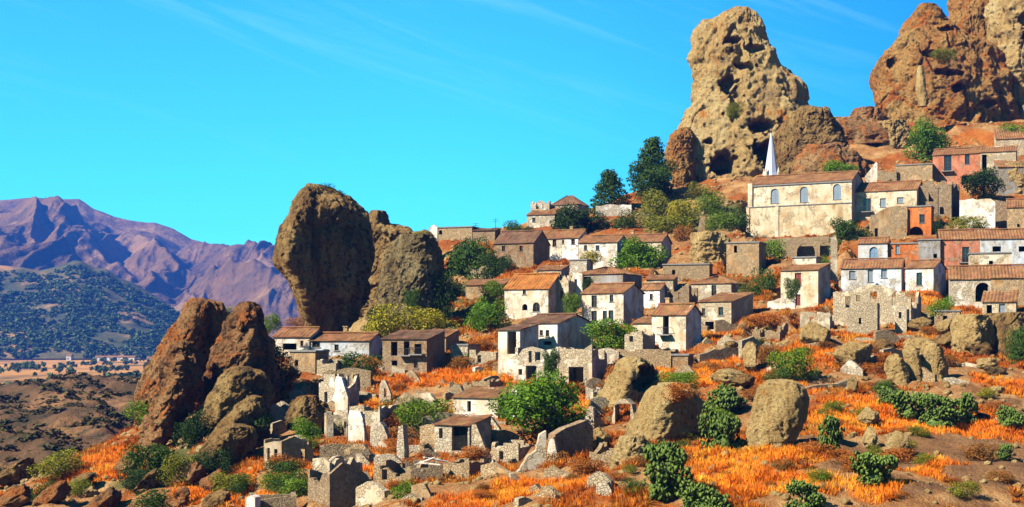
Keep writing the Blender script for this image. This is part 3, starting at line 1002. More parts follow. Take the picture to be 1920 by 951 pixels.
house('grey roofed house with a big grey wall panel above the central white house', 1076, 1168, 560, 514, c=1190, roof='h', ridge=500, yaw=28, d=8, col='grey', D=230, ops=[('p', 1092, 1108, 519, 540)])
free_wall('white corner wall at the left end of the grey roofed house', [(1074, 512), (1092, 514), 565], yaw=28, col='white', m='plaster', D=226)
house('white house with orange grass growing on its roof at centre left', 946, 1028, 595, 541, c=1043, roof='g', ridge=514, yaw=26, d=8, col='white', rm='tile_grass', D=222, ops=[('w', 980, 986, 543, 552), ('ah', 979, 989, 570, 582), ('aw', 999, 1012, 567, 584)], chim=(0.44,))
house('ruined pale tower house between grassy roof house and grey roofed house', 1043, 1066, 590, 516, roof='n', yaw=25, d=4, col='cream', m='worn', D=224, name='ruined_house', group='roofless ruined houses', jagd=(0.85, 1), ops=[('h', 1050, 1056, 545, 560)])
house('large white front house with three small square windows and black right gable', 975, 1045, 660, 606, c=1112, roof='g', ridge=591, yaw=38, col='white', rm='tile_dark', D=189,
      ops=[('w', 1000, 1007, 619, 631), ('w', 1012, 1018, 619, 629), ('w', 1023, 1030, 619, 631), ('h', 995, 1010, 640, 647), ('h', 1018, 1034, 640, 647)])
house('narrow white wing with deep open bay left of the large white front house', 934, 975, 702, 619, roof='s', ridge=609, yaw=30, d=5, col='white', rm='tile_dark', D=184, ops=[('h', 951, 968, 622, 664)])
house('ruined lower storey with door holes below the large white front house', 963, 1047, 715, 652, roof='n', yaw=28, d=5, col='white', m='worn', D=178, name='ruined_house', group='roofless ruined houses', prof=[(0, 680), (0.2, 655), (0.4, 650), (0.7, 657), (1, 652)],
      ops=[('h', 991, 997, 658, 680), ('h', 1003, 1013, 660, 678), ('h', 972, 979, 692, 703), ('h', 986, 1006, 686, 712)], jagd=(0.6, 1))
house('ruined cream house with a wide dark ground floor doorway beside the green tree', 1048, 1110, 722, 655, roof='n', yaw=26, c=1125, d=5, col='cream', m='worn', D=175, name='ruined_house', group='roofless ruined houses', prof=[(0, 650), (0.1, 654), (0.75, 655), (1, 645)],
      ops=[('h', 1066, 1094, 688, 722)], jagd=(0.7, 1))
free_wall('broken white wall with one square hole below the green central tree', [(1122, 655), (1140, 652), (1160, 660), 688], yaw=25, col='white', m='worn', ops=[('h', 1125, 1137, 668, 677)], D=180)
house('stone wall terrace with flat top left of the tall white house', 1140, 1258, 690, 655, roof='n', yaw=18, d=5, col='tan', m='stone', D=179, name='terrace_wall', cat='wall', group=None, jagd=(0.88, 1))
house('small grey stone block house under the tall white house', 1261, 1290, 694, 667, roof='f', yaw=20, d=3, col='stone', m='worn', D=176)
# upper left of the village
house('brown stone house with two small windows and a dark flat roof', 926, 1000, 500, 455, c=1012, roof='g', ridge=432, yaw=24, d=8, col='brown', m='worn', rm='tile_dark', D=262, ops=[('w', 941, 947, 461, 471), ('w', 974, 980, 461, 471)])
house('white house with a row of small openings beneath the skyline ruins', 1000, 1084, 486, 446, roof='g', ridge=432, yaw=25, d=7, col='bright', D=272, ops=[('w', 1009, 1016, 449, 466), ('w', 1036, 1043, 450, 462), ('w', 1054, 1058, 450, 457), ('w', 1071, 1078, 449, 458)], chim=(0.68,))
house('white house with two dark windows above the yellow shrubs', 1085, 1157, 504, 454, roof='g', ridge=442, yaw=22, d=7, col='bright', D=263, ops=[('w', 1095, 1101, 460, 469), ('w', 1117, 1124, 460, 469)])
house('low white house half hidden behind the round tree', 1157.5, 1240, 500, 453, c=1252, roof='g', ridge=440, yaw=22, d=7, col='white', D=264, ops=[('h', 1155, 1163, 457, 474)], chim=(0.20,))
house('white cottage wall with rusty stain below the white houses', 1068, 1100, 515, 488, roof='f', yaw=20, d=4, col='bright', D=253, m='worn')
house('white ruined house on the skyline with sloping roof', 988, 1040, 425, 402, roof='s', ridge=390, yaw=20, d=6, col='white', m='worn', D=293, ops=[('w', 998, 1004, 408, 416)])
house('tall pale skyline ruin with two window holes', 995, 1030, 412, 376, roof='n', yaw=15, d=5, col='white', m='worn', D=298, ops=[('h', 1005, 1010, 383, 392), ('h', 1017, 1021, 382, 391)], jagd=(0.85, 1), name='ruined_house', group='roofless ruined houses')
house('white skyline house with a dark peaked roof beside the pale skyline ruin', 1032, 1084, 418, 384, c=1104, roof='h', ridge=366, yaw=28, col='white', m='worn', rm='tile_dark', D=299, ops=[('h', 1044, 1050, 391, 401), ('h', 1062, 1068, 390, 400)])
house('low cream house on the skyline left of the leaning antenna', 806, 885, 450, 426, c=893, roof='f', yaw=18, d=5, col='tan', m='worn', D=283, ops=[('h', 823, 829, 432, 440)])
house('small brown shed on the skyline beside the low cream house', 886, 928, 452, 432, roof='s', ridge=428, yaw=16, d=4, col='brown', m='worn', rm='tile_dark', D=281)
free_wall('bright white end wall of the skyline cream house', [(804, 428), (813, 421), (820, 426), 450], yaw=18, col='bright', m='plaster', D=277)
free_wall('broken stone parapet on the cliff edge beside the leaning rock', [(748, 441), (757, 438), (762, 446), (772, 448), (783, 442), (795, 447), (804, 445), 462], yaw=12, col='tan', m='stone', D=268)
house('small house with a long pink tiled roof among green bushes', 873, 944, 560, 534, roof='s', ridge=524, yaw=18, d=4, col='tan', m='worn', D=238)
free_wall('white garden wall posts under the round tree beside the skyline bushes', [(1117, 386), (1135, 384), (1160, 385), (1184, 384), 402], yaw=8, col='bright', m='worn', D=305)
free_wall('slender tan stone stump among bushes left of the church', [(1308, 440), (1312, 412), (1317, 405), (1321, 410), (1322, 440), 446], yaw=5, T=1.2, col='tan', m='worn', D=283)
# lower left rows
house('long pale grey house row with two tiled roofs at the rock foot', 513, 580, 668, 632, roof='g', ridge=616, yaw=14, d=7, col='white', D=203, m='plaster', ops=[('h', 530, 556, 644, 656), ('w', 563, 569, 639, 649)])
house('right half of the pale grey row with small square windows', 580.5, 692, 668, 639, roof='g', ridge=626, yaw=14, d=7, col='blue', D=201, ops=[('w', 585, 600, 639, 651), ('w', 627, 635, 646, 657), ('w', 606, 617, 655, 666)], chim=(0.44,))
house('tan lower wall house below the pale grey row', 543, 591, 700, 660, roof='f', yaw=20, d=4, col='tan', m='worn', D=193, ops=[('h', 553, 559, 675, 686)])
house('cream roofless room right of the tan lower wall house', 594, 630, 702, 674, roof='n', yaw=20, d=4, col='cream', m='worn', D=191, jagd=(0.7, 1), name='ruined_house', group='roofless ruined houses')
house('brown balcony house with dark upper openings right of the grey row', 717, 800, 702, 636, c=826, roof='s', ridge=620, yaw=22, d=6, col='brown', m='worn', D=195, rm='tile_dark', ops=[('h', 733, 745, 641, 667), ('hb', 757, 768, 640, 666), ('hb', 777, 790, 645, 664), ('w', 776, 783, 676, 690), ('h', 734, 745, 676, 700)])
house('dark tiled annex behind the brown balcony house', 790, 836, 660, 632, roof='s', ridge=618, yaw=20, d=5, col='tan', m='worn', D=204)
house('small white cube house between brown balcony house and orange slope', 845, 877, 674, 648, roof='f', yaw=22, d=4, col='white', m='worn', D=200)
house('white ruined house with broken right half on the lower left slope', 598, 628, 768, 702, roof='n', yaw=32, c=652, d=5, col='white', m='worn', D=179, jagd=(0.6, 1), name='ruined_house', group='roofless ruined houses', ops=[('h', 608, 614, 735, 755)])
free_wall('tapering bright white wall remnant right of the broken white ruin', [(628, 716), (630, 706), (640, 708), (645, 724), (652, 745), 770], yaw=25, col='bright', m='plaster', D=176)
free_wall('long grey stone wall above the orange slope on the lower left', [(632, 694), (650, 690), (675, 692), (695, 696), 724], yaw=14, col='stone', m='stone', D=188)
free_wall('lone pale pillar with a slot on the orange slope', [(711, 726), (716, 713), (722, 714), (726, 722), (733, 740), 752], yaw=15, col='cream', m='worn', ops=[('h', 720, 725, 728, 745)], D=181)
free_wall('small pale wall stump at the top of the orange slope', [(776, 714), (783, 707), (789, 716), 728], yaw=15, col='cream', m='worn', D=186)
free_wall('two broken low wall stubs on the orange slope centre', [(817, 724), (828, 712), (840, 720), 735], yaw=15, col='tan', m='worn', D=184)
house('white house with thin flat tile roof beside the big lower tree', 850, 933, 785, 747, c=957, roof='s', ridge=728, yaw=26, d=5, col='white', D=163, m='plaster', ops=[('h', 876, 883, 752, 772)])
free_wall('bright white wall end against the big lower tree', [(958, 730), (974, 728), 752], yaw=20, col='bright', m='plaster', D=163)
house('ruined white house with fallen roof and dark inside below the flat roof house', 815, 880, 850, 798, c=902, roof='s', ridge=780, yaw=26, d=5, col='white', m='worn', D=147, ops=[('h', 823, 830, 803, 822), ('h', 847, 878, 800, 846)], name='ruined_house', group='roofless ruined houses')
free_wall('slanting broken wall right of the fallen roof ruin', [(884, 797), (892, 795), (900, 815), (910, 840), (918, 856), 862], yaw=22, col='cream', m='worn', ops=[('h', 902, 906, 845, 852)], D=143)
free_wall('white wall piece with a small hole below the flat roof house', [(905, 778), (920, 782), (934, 800), (943, 815), 822], yaw=20, col='white', m='worn', D=153, ops=[('h', 919, 926, 797, 806)])
free_wall('tall thin pale pillar left of the green lower bush', [(744, 830), (747, 800), (755, 797), (758, 840), 866], yaw=20, T=1.2, col='white', m='worn', D=147)
free_wall('wide brown standing wall left of the fallen roof ruin', [(787, 800), (800, 796), (815, 797), 850], yaw=36, T=0.9, col='tan', m='worn', D=149)
house('ruined white corner house with dark interior on the lower left', 612, 652, 818, 776, roof='n', yaw=-10, d=6, col='cream', m='worn', D=163, jagd=(0.6, 1), prof=[(0, 772), (0.4, 780), (1, 790)], name='ruined_house', group='roofless ruined houses', ops=[('h', 625, 650, 785, 818)])
free_wall('bright white slab wall in the lower left ruins', [(653, 782), (655, 770), (675, 772), (680, 786), (683, 808), 822], yaw=24, col='bright', m='plaster', D=161)
free_wall('rounded white wall in the middle of the lower left ruins', [(694, 806), (697, 793), (712, 791), (719, 800), (726, 818), 836], yaw=20, T=1.0, col='white', m='worn', D=156)
house('pinkish white ruin with two door slots at the lower left', 496, 527, 878, 832, roof='n', yaw=14, d=6, col='cream', m='worn', D=150, prof=[(0, 832), (0.5, 828), (1, 829)], jagd=(0.8, 1), ops=[('h', 501, 506, 840, 862), ('h', 514, 520, 842, 860)], name='ruined_house', group='roofless ruined houses')
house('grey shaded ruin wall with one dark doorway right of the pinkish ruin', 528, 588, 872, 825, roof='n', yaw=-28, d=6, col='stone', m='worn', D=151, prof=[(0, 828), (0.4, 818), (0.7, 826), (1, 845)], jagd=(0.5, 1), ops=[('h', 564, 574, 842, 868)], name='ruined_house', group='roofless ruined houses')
house('cream ruin with an arched window beside the big dark gable', 586, 618, 925, 862, roof='n', yaw=26, d=6, col='cream', m='worn', D=137, prof=[(0, 860), (0.6, 858), (1, 868)], jagd=(0.6, 1), ops=[('ah', 592, 600, 882, 906)], name='ruined_house', group='roofless ruined houses')
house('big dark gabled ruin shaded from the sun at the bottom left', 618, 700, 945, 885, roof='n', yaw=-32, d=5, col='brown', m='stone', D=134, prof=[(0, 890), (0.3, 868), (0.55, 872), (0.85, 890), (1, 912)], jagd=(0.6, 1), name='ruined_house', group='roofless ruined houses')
house('long low roofless ruin behind the dark gabled ruin', 600, 692, 870, 838, roof='n', yaw=-8, d=5, col='stone', m='stone', D=148, jagd=(0.5, 1), name='ruined_house', group='roofless ruined houses')
house('square ruin with white corner cut by the bottom edge of the photo', 466, 556, 965, 932, roof='n', yaw=-10, d=5, col='stone', m='stone', D=131, jagd=(0.85, 1), name='ruined_house', group='roofless ruined houses', ops=[('h', 476, 484, 940, 958)])
free_wall('white corner pier of the square ruin at the bottom edge', [(460, 934), (470, 929), (478, 933), 962], yaw=20, T=1.0, col='bright', m='plaster', D=129)
house('round walled ruin with bare roof beams at the bottom centre', 770, 830, 900, 868, roof='n', yaw=-10, d=5, col='stone', m='stone', D=137, jagd=(0.4, 1), name='ruined_house', group='roofless ruined houses')
house('low stone box ruin right of the bare beams', 831, 880, 900, 866, c=894, roof='n', yaw=24, d=4, col='tan', m='stone', D=137, jagd=(0.85, 1), name='ruined_house', group='roofless ruined houses')
free_wall('thin broken pillar right of the low stone box ruin', [(914, 900), (918, 870), (924, 862), (930, 880), 905], yaw=18, col='cream', m='worn', D=135)
free_wall('sloping ruined wall climbing left of the dark curved wall', [(945, 905), (975, 880), (990, 855), (1005, 846), (1012, 815), (1024, 808), 912], yaw=-6, T=1.0, col='cream', m='worn', D=131)
free_wall('leaning pale pillar before the dark curved wall', [(1026, 845), (1030, 824), (1038, 820), (1044, 850), (1050, 880), 888], yaw=18, T=1.0, col='white', m='worn', D=135)
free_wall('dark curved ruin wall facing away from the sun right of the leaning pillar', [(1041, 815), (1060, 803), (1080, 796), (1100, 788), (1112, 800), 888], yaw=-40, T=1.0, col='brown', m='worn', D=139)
house('tan roofless ruin with a shaded side left of the cream bluff', 1105, 1150, 880, 836, c=1160, roof='n', yaw=20, d=5, col='tan', m='stone', D=133, jagd=(0.6, 1), name='ruined_house', group='roofless ruined houses')
free_wall('pale arch of a ruin with its dark round opening', [(1147, 790), (1151, 762), (1160, 750), (1172, 748), (1184, 758), (1190, 785), 812], yaw=22, T=1.6, col='cream', m='worn', ops=[('ah', 1153, 1182, 757, 806)], D=152)
free_wall('stone wall with a slim white post left of the round arch ruin', [(1092, 800), (1100, 770), (1105, 762), (1112, 765), (1114, 800), 812], yaw=16, T=0.9, col='white', m='worn', D=152)
free_wall('low dark dry stone wall between the pale boulder and the hill track', [(1512, 728), (1540, 722), (1570, 720), (1592, 712), 745], yaw=-20, T=1.0, col='brown', m='stone', D=154)
free_wall('shaded stone terrace wall under the orange bank right of the tall white house', [(1312, 665), (1340, 655), (1372, 652), (1404, 652), 690], yaw=-24, T=1.0, col='brown', m='stone', D=180)
free_wall('cream masonry pier beside the shaded round wall', [(1418, 690), (1420, 655), (1436, 640), (1452, 650), 700], yaw=15, T=1.5, col='tan', m='stone', D=176)
free_wall('long brown bank wall at the foot of the house with the black arch', [(1790, 600), (1830, 595), (1855, 598), 640], yaw=10, T=1.0, col='brown', m='stone', D=197)
house('collapsed brown house with dark holes left of the pale grey hipped house', 1236, 1292, 572, 530, roof='n', yaw=24, d=5, c=1305, col='brown', m='stone', D=222, jagd=(0.4, 1), name='ruined_house', group='roofless ruined houses', ops=[('h', 1250, 1262, 545, 560), ('h', 1272, 1280, 548, 562)])
house('low white shed with tiled roof under the long tan wall house', 1212, 1262, 545, 524, roof='s', ridge=516, yaw=18, d=4, col='cream', m='worn', D=234, ops=[('h', 1228, 1236, 530, 545)])
house('grey roofless cottage on the bank above the dry stone wall', 1410, 1462, 640, 606, roof='n', yaw=26, d=5, c=1475, col='tan', m='stone', D=196, jagd=(0.5, 1), name='ruined_house', group='roofless ruined houses', ops=[('h', 1425, 1434, 616, 632)])
house('cream roofless shell between the red door house and the big ruin', 1500, 1556, 618, 584, roof='n', yaw=20, d=5, col='cream', m='worn', D=201, jagd=(0.5, 1), name='ruined_house', group='roofless ruined houses', ops=[('h', 1518, 1526, 594, 606)])
house('small tan house with flat roof below the hip roof house', 1752, 1800, 612, 584, roof='f', yaw=20, d=4, c=1810, col='tan', m='worn', D=204, ops=[('h', 1768, 1776, 592, 604)])
house('white cottage with tiny window behind the grassy roof house', 1004, 1052, 528, 506, roof='s', ridge=498, yaw=22, d=4, col='white', m='worn', D=246, ops=[('h', 1022, 1028, 512, 520)])
house('pale roofless house above the pink tiled roof', 876, 928, 520, 494, roof='n', yaw=20, d=5, col='tan', m='stone', D=258, jagd=(0.6, 1), name='ruined_house', group='roofless ruined houses')
house('broken cream house at the head of the orange slope', 880, 930, 690, 655, roof='n', yaw=24, d=5, c=940, col='cream', m='worn', D=194, jagd=(0.5, 1), name='ruined_house', group='roofless ruined houses', ops=[('h', 895, 902, 666, 680)])
house('stone shell of a house on the orange slope above the flat roof house', 868, 918, 742, 712, roof='n', yaw=22, d=4, col='tan', m='stone', D=177, jagd=(0.35, 0.9), name='ruined_house', group='roofless ruined houses', ops=[('h', 884, 892, 722, 738)])
house('pale walled shell with jagged top left of the rounded white wall', 655, 712, 800, 762, roof='n', yaw=26, d=5, col='cream', m='worn', D=166, jagd=(0.4, 1), name='ruined_house', group='roofless ruined houses', ops=[('h', 676, 684, 776, 794)])
house('roofless tan house with two holes below the tall thin pillar', 700, 768, 905, 868, roof='n', yaw=22, d=5, c=785, col='tan', m='stone', D=138, jagd=(0.45, 1), name='ruined_house', group='roofless ruined houses', ops=[('h', 716, 726, 880, 900), ('h', 742, 750, 880, 894)])
house('pale jagged house shell between the slanting wall and the sloping wall', 918, 972, 868, 832, roof='n', yaw=26, d=5, c=985, col='cream', m='worn', D=146, jagd=(0.4, 1), name='ruined_house', group='roofless ruined houses', ops=[('h', 936, 944, 846, 862)])
house('small white roofless room above the rounded arch ruin', 1098, 1142, 752, 722, roof='n', yaw=24, d=4, col='white', m='worn', D=168, jagd=(0.5, 1), name='ruined_house', group='roofless ruined houses', ops=[('h', 1112, 1120, 730, 746)])
free_wall('long curved stone terrace wall above the round green bush', [(1404, 668), (1430, 652), (1460, 646), (1500, 650), (1540, 640), 672], yaw=12, T=0.9, m='stone', col='tan', D=181)
free_wall('stepped stone terrace wall across the bank below the big ruin', [(1560, 640), (1590, 632), (1640, 636), (1690, 628), (1730, 632), 655], yaw=10, T=0.9, m='stone', col='cream', D=186)
free_wall('pale terrace wall under the collapsed brown house', [(1210, 588), (1222, 576), (1214, 574), 600], yaw=10, T=0.9, m='stone', col='tan', D=206) if False else None
apply_pads()

# ------------------------------------------------------------------ ground patches and the hill mesh
# straw-coloured / orange grass patches: (px, py, half width px, half height px) placed where those points meet the hill
DRY = [(1390, 870, 120, 50), (1650, 930, 90, 40), (950, 930, 150, 30), (1480, 910, 80, 40), (880, 700, 90, 40), (1060, 730, 60, 30), (740, 860, 60, 40), (1260, 740, 60, 25),
       (1620, 780, 90, 30), (1780, 805, 110, 14), (1700, 860, 30, 40), (400, 920, 90, 35), (140, 870, 100, 40), (210, 880, 60, 30), (1640, 640, 80, 20), (1340, 640, 60, 18), (1550, 570, 30, 40),
       (1520, 660, 60, 30), (1790, 590, 40, 30), (1680, 255, 70, 40), (1820, 262, 60, 14), (960, 700, 60, 20), (1110, 735, 50, 30), (700, 760, 60, 25), (480, 740, 60, 20), (560, 905, 80, 30),
       (920, 800, 40, 30), (1230, 690, 50, 20), (1000, 520, 50, 10), (1340, 700, 50, 30), (1880, 720, 60, 25), (990, 480, 30, 10), (1450, 730, 60, 20), (760, 690, 60, 20), (860, 655, 50, 20)]
BARE = [(1800, 850, 150, 35), (1860, 890, 130, 30), (1590, 850, 60, 40), (1760, 930, 90, 25), (1880, 760, 60, 20), (1570, 900, 50, 30)]
GRN = [(1290, 400, 120, 35), (820, 600, 120, 30), (300, 880, 90, 40), (900, 560, 60, 40)]
def patch(L):
    out = np.zeros(XX.shape)
    wx = XX + 5 * fbm(XX / 9, YY / 9, 0 * XX + 4, 3)
    wy = YY + 5 * fbm(XX / 9, YY / 9, 0 * XX + 8, 3)
    for px, py, rx, ry in L:
        D = gnd(px, min(py, 950))
        D0, D1 = gnd(px, min(py + ry, 950)), gnd(px, py - ry)
        X = (px - CX) / F * D
        a, b = rx / F * D, min(max((D1 - D0) / 2, 3.0), 25.0)
        q = ((wx - X) / a) ** 2 + ((wy - (D0 + D1) / 2) / b) ** 2
        out = np.maximum(out, 1 - sstep(0.55, 1.25, q))
    return out
dry = patch(DRY)
bare = patch(BARE) * (1 - 0.85 * dry)
grn = patch(GRN)
n1 = fbm(XX / 11, YY / 11, 0 * XX + 1, 4)
lush = np.clip(dry * (1.1 - 0.6 * sstep(-8, 2, HH)), 0, 1)
dry = np.clip(np.maximum(dry, 0.95 * sstep(-0.2, 0.25, n1)), 0, 1) * (1 - bare * 0.9)
HV = HH + 0.4 * fbm(XX / 3.0, YY / 3.0, 0 * XX + 6, 3) + 0.35 * np.abs(pn(XX / 4, YY / 4, 0 * XX + 2)) - 0.15
V = np.stack([XX, YY, HV], -1).reshape(-1, 3)
me = np_mesh('hillside', V, grid_faces(NY, NX), None)
for nm, arr in (('dry', dry), ('bare', bare), ('green', grn), ('lush', lush)):
    at = me.attributes.new(nm, 'FLOAT', 'POINT')
    at.data.foreach_set('value', arr.astype(np.float32).ravel())
m, n, l, b = mat('hill_ground')
g = G(m)
v = g.coords()
f1 = g.noise(v, 0.22, 7, 0.7)
f2 = g.noise(v, 1.6, 5, 0.75)
f3 = g.noise(v, 0.09, 5, 0.6)
soil = g.ramp(f1, [(0.3, (0.17, 0.065, 0.022)), (0.48, (0.36, 0.17, 0.06)), (0.66, (0.54, 0.33, 0.14))])
grass = g.ramp(f1, [(0.3, (0.36, 0.085, 0.014)), (0.5, (0.56, 0.17, 0.025)), (0.68, (0.62, 0.27, 0.05))])
grass = g.mix(g.attr('lush'), g.mix(1.0, grass, (0.62, 0.62, 0.9), 'MULTIPLY'), grass)
gr = g.ramp(f1, [(0.3, (0.06, 0.07, 0.02)), (0.6, (0.16, 0.14, 0.04))])
br = g.ramp(f1, [(0.3, (0.13, 0.06, 0.025)), (0.6, (0.27, 0.14, 0.06))])
dd = g.math('ADD', g.attr('dry'), g.math('MULTIPLY', g.math('SUBTRACT', f2, 0.5), 1.3))
c_ = g.mix(g.ramp(dd, [(0.35, 0.0), (0.6, 1.0)]), soil, grass)
c_ = g.mix(g.attr('green'), c_, gr)
c_ = g.mix(g.attr('bare'), c_, br)
c_ = g.mix(g.ramp(f2, [(0.5, 0.0), (0.75, 0.7)]), c_, g.mix(1.0, c_, (0.5, 0.42, 0.38), 'MULTIPLY'))
l.new(c_, b.inputs['Base Color'])
l.new(g.bump(g.math('ADD', f2, g.math('MULTIPLY', f1, 2.0)), 1.0, 0.5), b.inputs['Normal'])
me.materials.append(m)
hill = link(bpy.data.objects.new('hillside', me))
hill['kind'] = 'structure'

# ------------------------------------------------------------------ rocks shaped from their outline, with real depth
def crag(label, rows, D, thick, seed, m='rock', slant=0.0, ridge=0.0, p=2.0, amp=1.0, caves=(), grooves=1.0, lean=0.0, minb=3.0, cat='rock', name='rock', group=None, rows_n=210, ang_n=330, dry_noise=1.0):
    rows = sorted(rows)
    ys = np.linspace(rows[0][0], rows[-1][0], rows_n)
    L_ = np.interp(ys, [r[0] for r in rows], [r[1] for r in rows])
    R_ = np.interp(ys, [r[0] for r in rows], [r[2] for r in rows])
    k = np.ones(5) / 5
    sm = lambda a: np.convolve(np.pad(a, 2, mode='edge'), k, 'valid')
    L_, R_ = sm(L_), sm(R_)
    z = (HY - ys) / F * D
    xl, xr = (L_ - CX) / F * D, (R_ - CX) / F * D
    cx, a = (xl + xr) / 2, (xr - xl) / 2
    bb = np.maximum(a * thick, 0.3)
    bb = np.maximum(bb, np.minimum(minb, a * 1.2))
    kk = np.ones(15) / 15
    bb = np.convolve(np.pad(bb, 7, mode='edge'), kk, 'valid')
    t = np.linspace(0, 2 * pi, ang_n, endpoint=False)
    u = -np.cos(t)
    front = t < pi
    q = np.where(u < ridge, (ridge - u) / (1 + ridge), (u - ridge) / (1 - ridge))
    vf = -(np.clip(1 - q ** p, 0, 1)) ** (1 / p)
    vb = np.sqrt(np.clip(1 - u * u, 0, 1))
    v = np.where(front, vf, vb)
    X = cx[:, None] + a[:, None] * u[None]
    Y = D + bb[:, None] * v[None] + lean * (z - z[-1])[:, None]
    Z = np.repeat(z[:, None], ang_n, 1)
    # normals
    P = np.stack([X, Y, Z], -1)
    du = np.roll(P, -1, 1) - np.roll(P, 1, 1)
    dv = np.gradient(P, axis=0)
    N = np.cross(du, dv)
    N /= np.linalg.norm(N, axis=-1, keepdims=True) + 1e-9
    cen = P - np.stack([cx[:, None] + 0 * X, D + 0 * X, Z], -1)
    N *= np.sign((N * cen).sum(-1).mean())
    s = seed * 13.7
    q_ = float(np.clip(a.max() / 13.0, 0.22, 1.0))
    x_, y_, z_ = X / q_, Y / q_, Z / q_
    ca_, sa_ = cos(radians(slant)), sin(radians(slant))
    x_, z_ = x_ * ca_ - z_ * sa_, x_ * sa_ + z_ * ca_
    wx_ = 1.2 * fbm(x_ / 4 + s, y_ / 4, z_ / 6, 3)
    bil = np.abs(pn(x_ / 8 + s + wx_ * 0.3, y_ / 8, z_ / 20))
    f = amp * (0.9 * fbm(x_ / 9 + s, y_ / 9, z_ / 13, 2) + 2.2 * grooves * (bil - 0.2))
    f += amp * 0.55 * (ridged(x_ / 5.5 + s + 40 + 0.2 * wx_, y_ / 5.5, z_ / 7.5, 5, 0.62) - 0.45) + amp * 0.25 * (ridged(x_ / 2.0 + s, y_ / 2.0, z_ / 3.2, 4, 0.65) - 0.4)
    # broken ledges and a few open joints
    st = pn(x_ / 11 + s, y_ / 11, z_ / 2.6 + wx_ * 0.4)
    f += amp * 0.22 * np.clip(st * 4, -0.6, 0.6)
    jn = sstep(-0.1, 0.25, pn(x_ / 12 + s + 60, y_ / 12, z_ / 12))
    f -= amp * 1.3 * jn * np.clip(0.07 - np.abs(pn(x_ / 5 + s + 9 + 0.2 * wx_, y_ / 5, z_ / 18 + 0.1 * wx_)), 0, 1) / 0.07
    # scattered hollows of uneven size
    hl = pn(x_ / 3.2 + s + 21 + 0.2 * wx_, y_ / 3.2, z_ / 2.2) + 0.5 * pn(x_ / 1.3 + s, y_ / 1.3, z_ / 1.3)
    f -= amp * 1.1 * sstep(0.78, 0.95, hl)
    f *= max(q_, 0.4)
    f *= np.minimum(1, a[:, None] / (a.max() * 0.5) + 0.2)
    inw = np.clip(1 - np.abs(u[None]) , 0, 1)
    f = f - 0.08 * amp
    P = P + N * f[..., None]
    for px, py, rx, ry, dep in caves:
        e = ((P[..., 0] - (px - CX) / F * D) / (rx / F * D)) ** 2 + ((P[..., 2] - (HY - py) / F * D) / (ry / F * D)) ** 2
        e = e * (1 + 0.9 * fbm(P[..., 0] / 2.2 + px, P[..., 2] / 2.6, P[..., 2] * 0, 4, 0.65)) + 0.35 * pn(P[..., 0] / 1.1, P[..., 2] / 1.1 + py, P[..., 0] * 0)
        k_ = np.where(front[None], sstep(0, 0.7, 1 - e), 0)
        P[..., 1] += dep * k_
    top = P[0].mean(0)
    verts = np.concatenate([P.reshape(-1, 3), top[None] + [[0, 0, 0.2]]])
    fc = grid_faces(rows_n, ang_n, True)[:, ::-1]
    ti = len(verts) - 1
    cap = np.stack([np.arange(ang_n), (np.arange(ang_n) + 1) % ang_n, np.full(ang_n, ti), np.full(ang_n, ti)], -1)
    base = np.array([cx.mean(), D, z[-1]])
    me = np_mesh(name, verts - base, fc, M[m], True)
    cm = MB()
    o = link(bpy.data.objects.new(name, me))
    import bmesh
    bm = bmesh.new()
    bm.from_mesh(me)
    bm.verts.ensure_lookup_table()
    for i in range(ang_n):
        bm.faces.new((bm.verts[(i + 1) % ang_n], bm.verts[i], bm.verts[ti])).smooth = True
    bmesh.ops.recalc_face_normals(bm, faces=bm.faces)
    bm.to_mesh(me)
    bm.free()
    o.location = base
    if label.endswith('*'): label = near_label(label[:-1].strip(), (L_[0] + R_[0]) / 2, ys.mean())
    else: land(label, (L_.mean() + R_.mean()) / 2, ys.mean())
    tag(o, label, cat, group)
    return o

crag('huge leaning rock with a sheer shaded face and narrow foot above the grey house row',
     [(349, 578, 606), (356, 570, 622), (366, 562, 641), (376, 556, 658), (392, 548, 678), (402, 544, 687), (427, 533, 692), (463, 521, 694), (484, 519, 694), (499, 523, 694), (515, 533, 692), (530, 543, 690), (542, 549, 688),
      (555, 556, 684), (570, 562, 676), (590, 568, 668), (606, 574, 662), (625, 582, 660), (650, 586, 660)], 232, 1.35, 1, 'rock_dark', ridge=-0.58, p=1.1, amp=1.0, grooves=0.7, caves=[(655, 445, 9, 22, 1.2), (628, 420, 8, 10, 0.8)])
crag('ragged rock shoulder behind the huge leaning rock', [(396, 696, 722), (404, 690, 724), (424, 686, 728), (434, 680, 758), (440, 676, 800), (470, 676, 818), (520, 676, 820), (580, 670, 820), (620, 660, 810)], 262, 0.5, 2, 'rock_dark', ridge=0.0, p=1.3, amp=1.1, slant=28)
crag('broad sloping rock slab with green grey face right of the leaning rock', [(442, 752, 806), (450, 740, 816), (465, 730, 822), (490, 722, 828), (520, 714, 830), (550, 708, 830), (580, 704, 826), (610, 700, 815), (640, 690, 810)], 225, 0.6, 3, 'rock_slab', ridge=0.3, p=1.3, amp=1.0, slant=28)
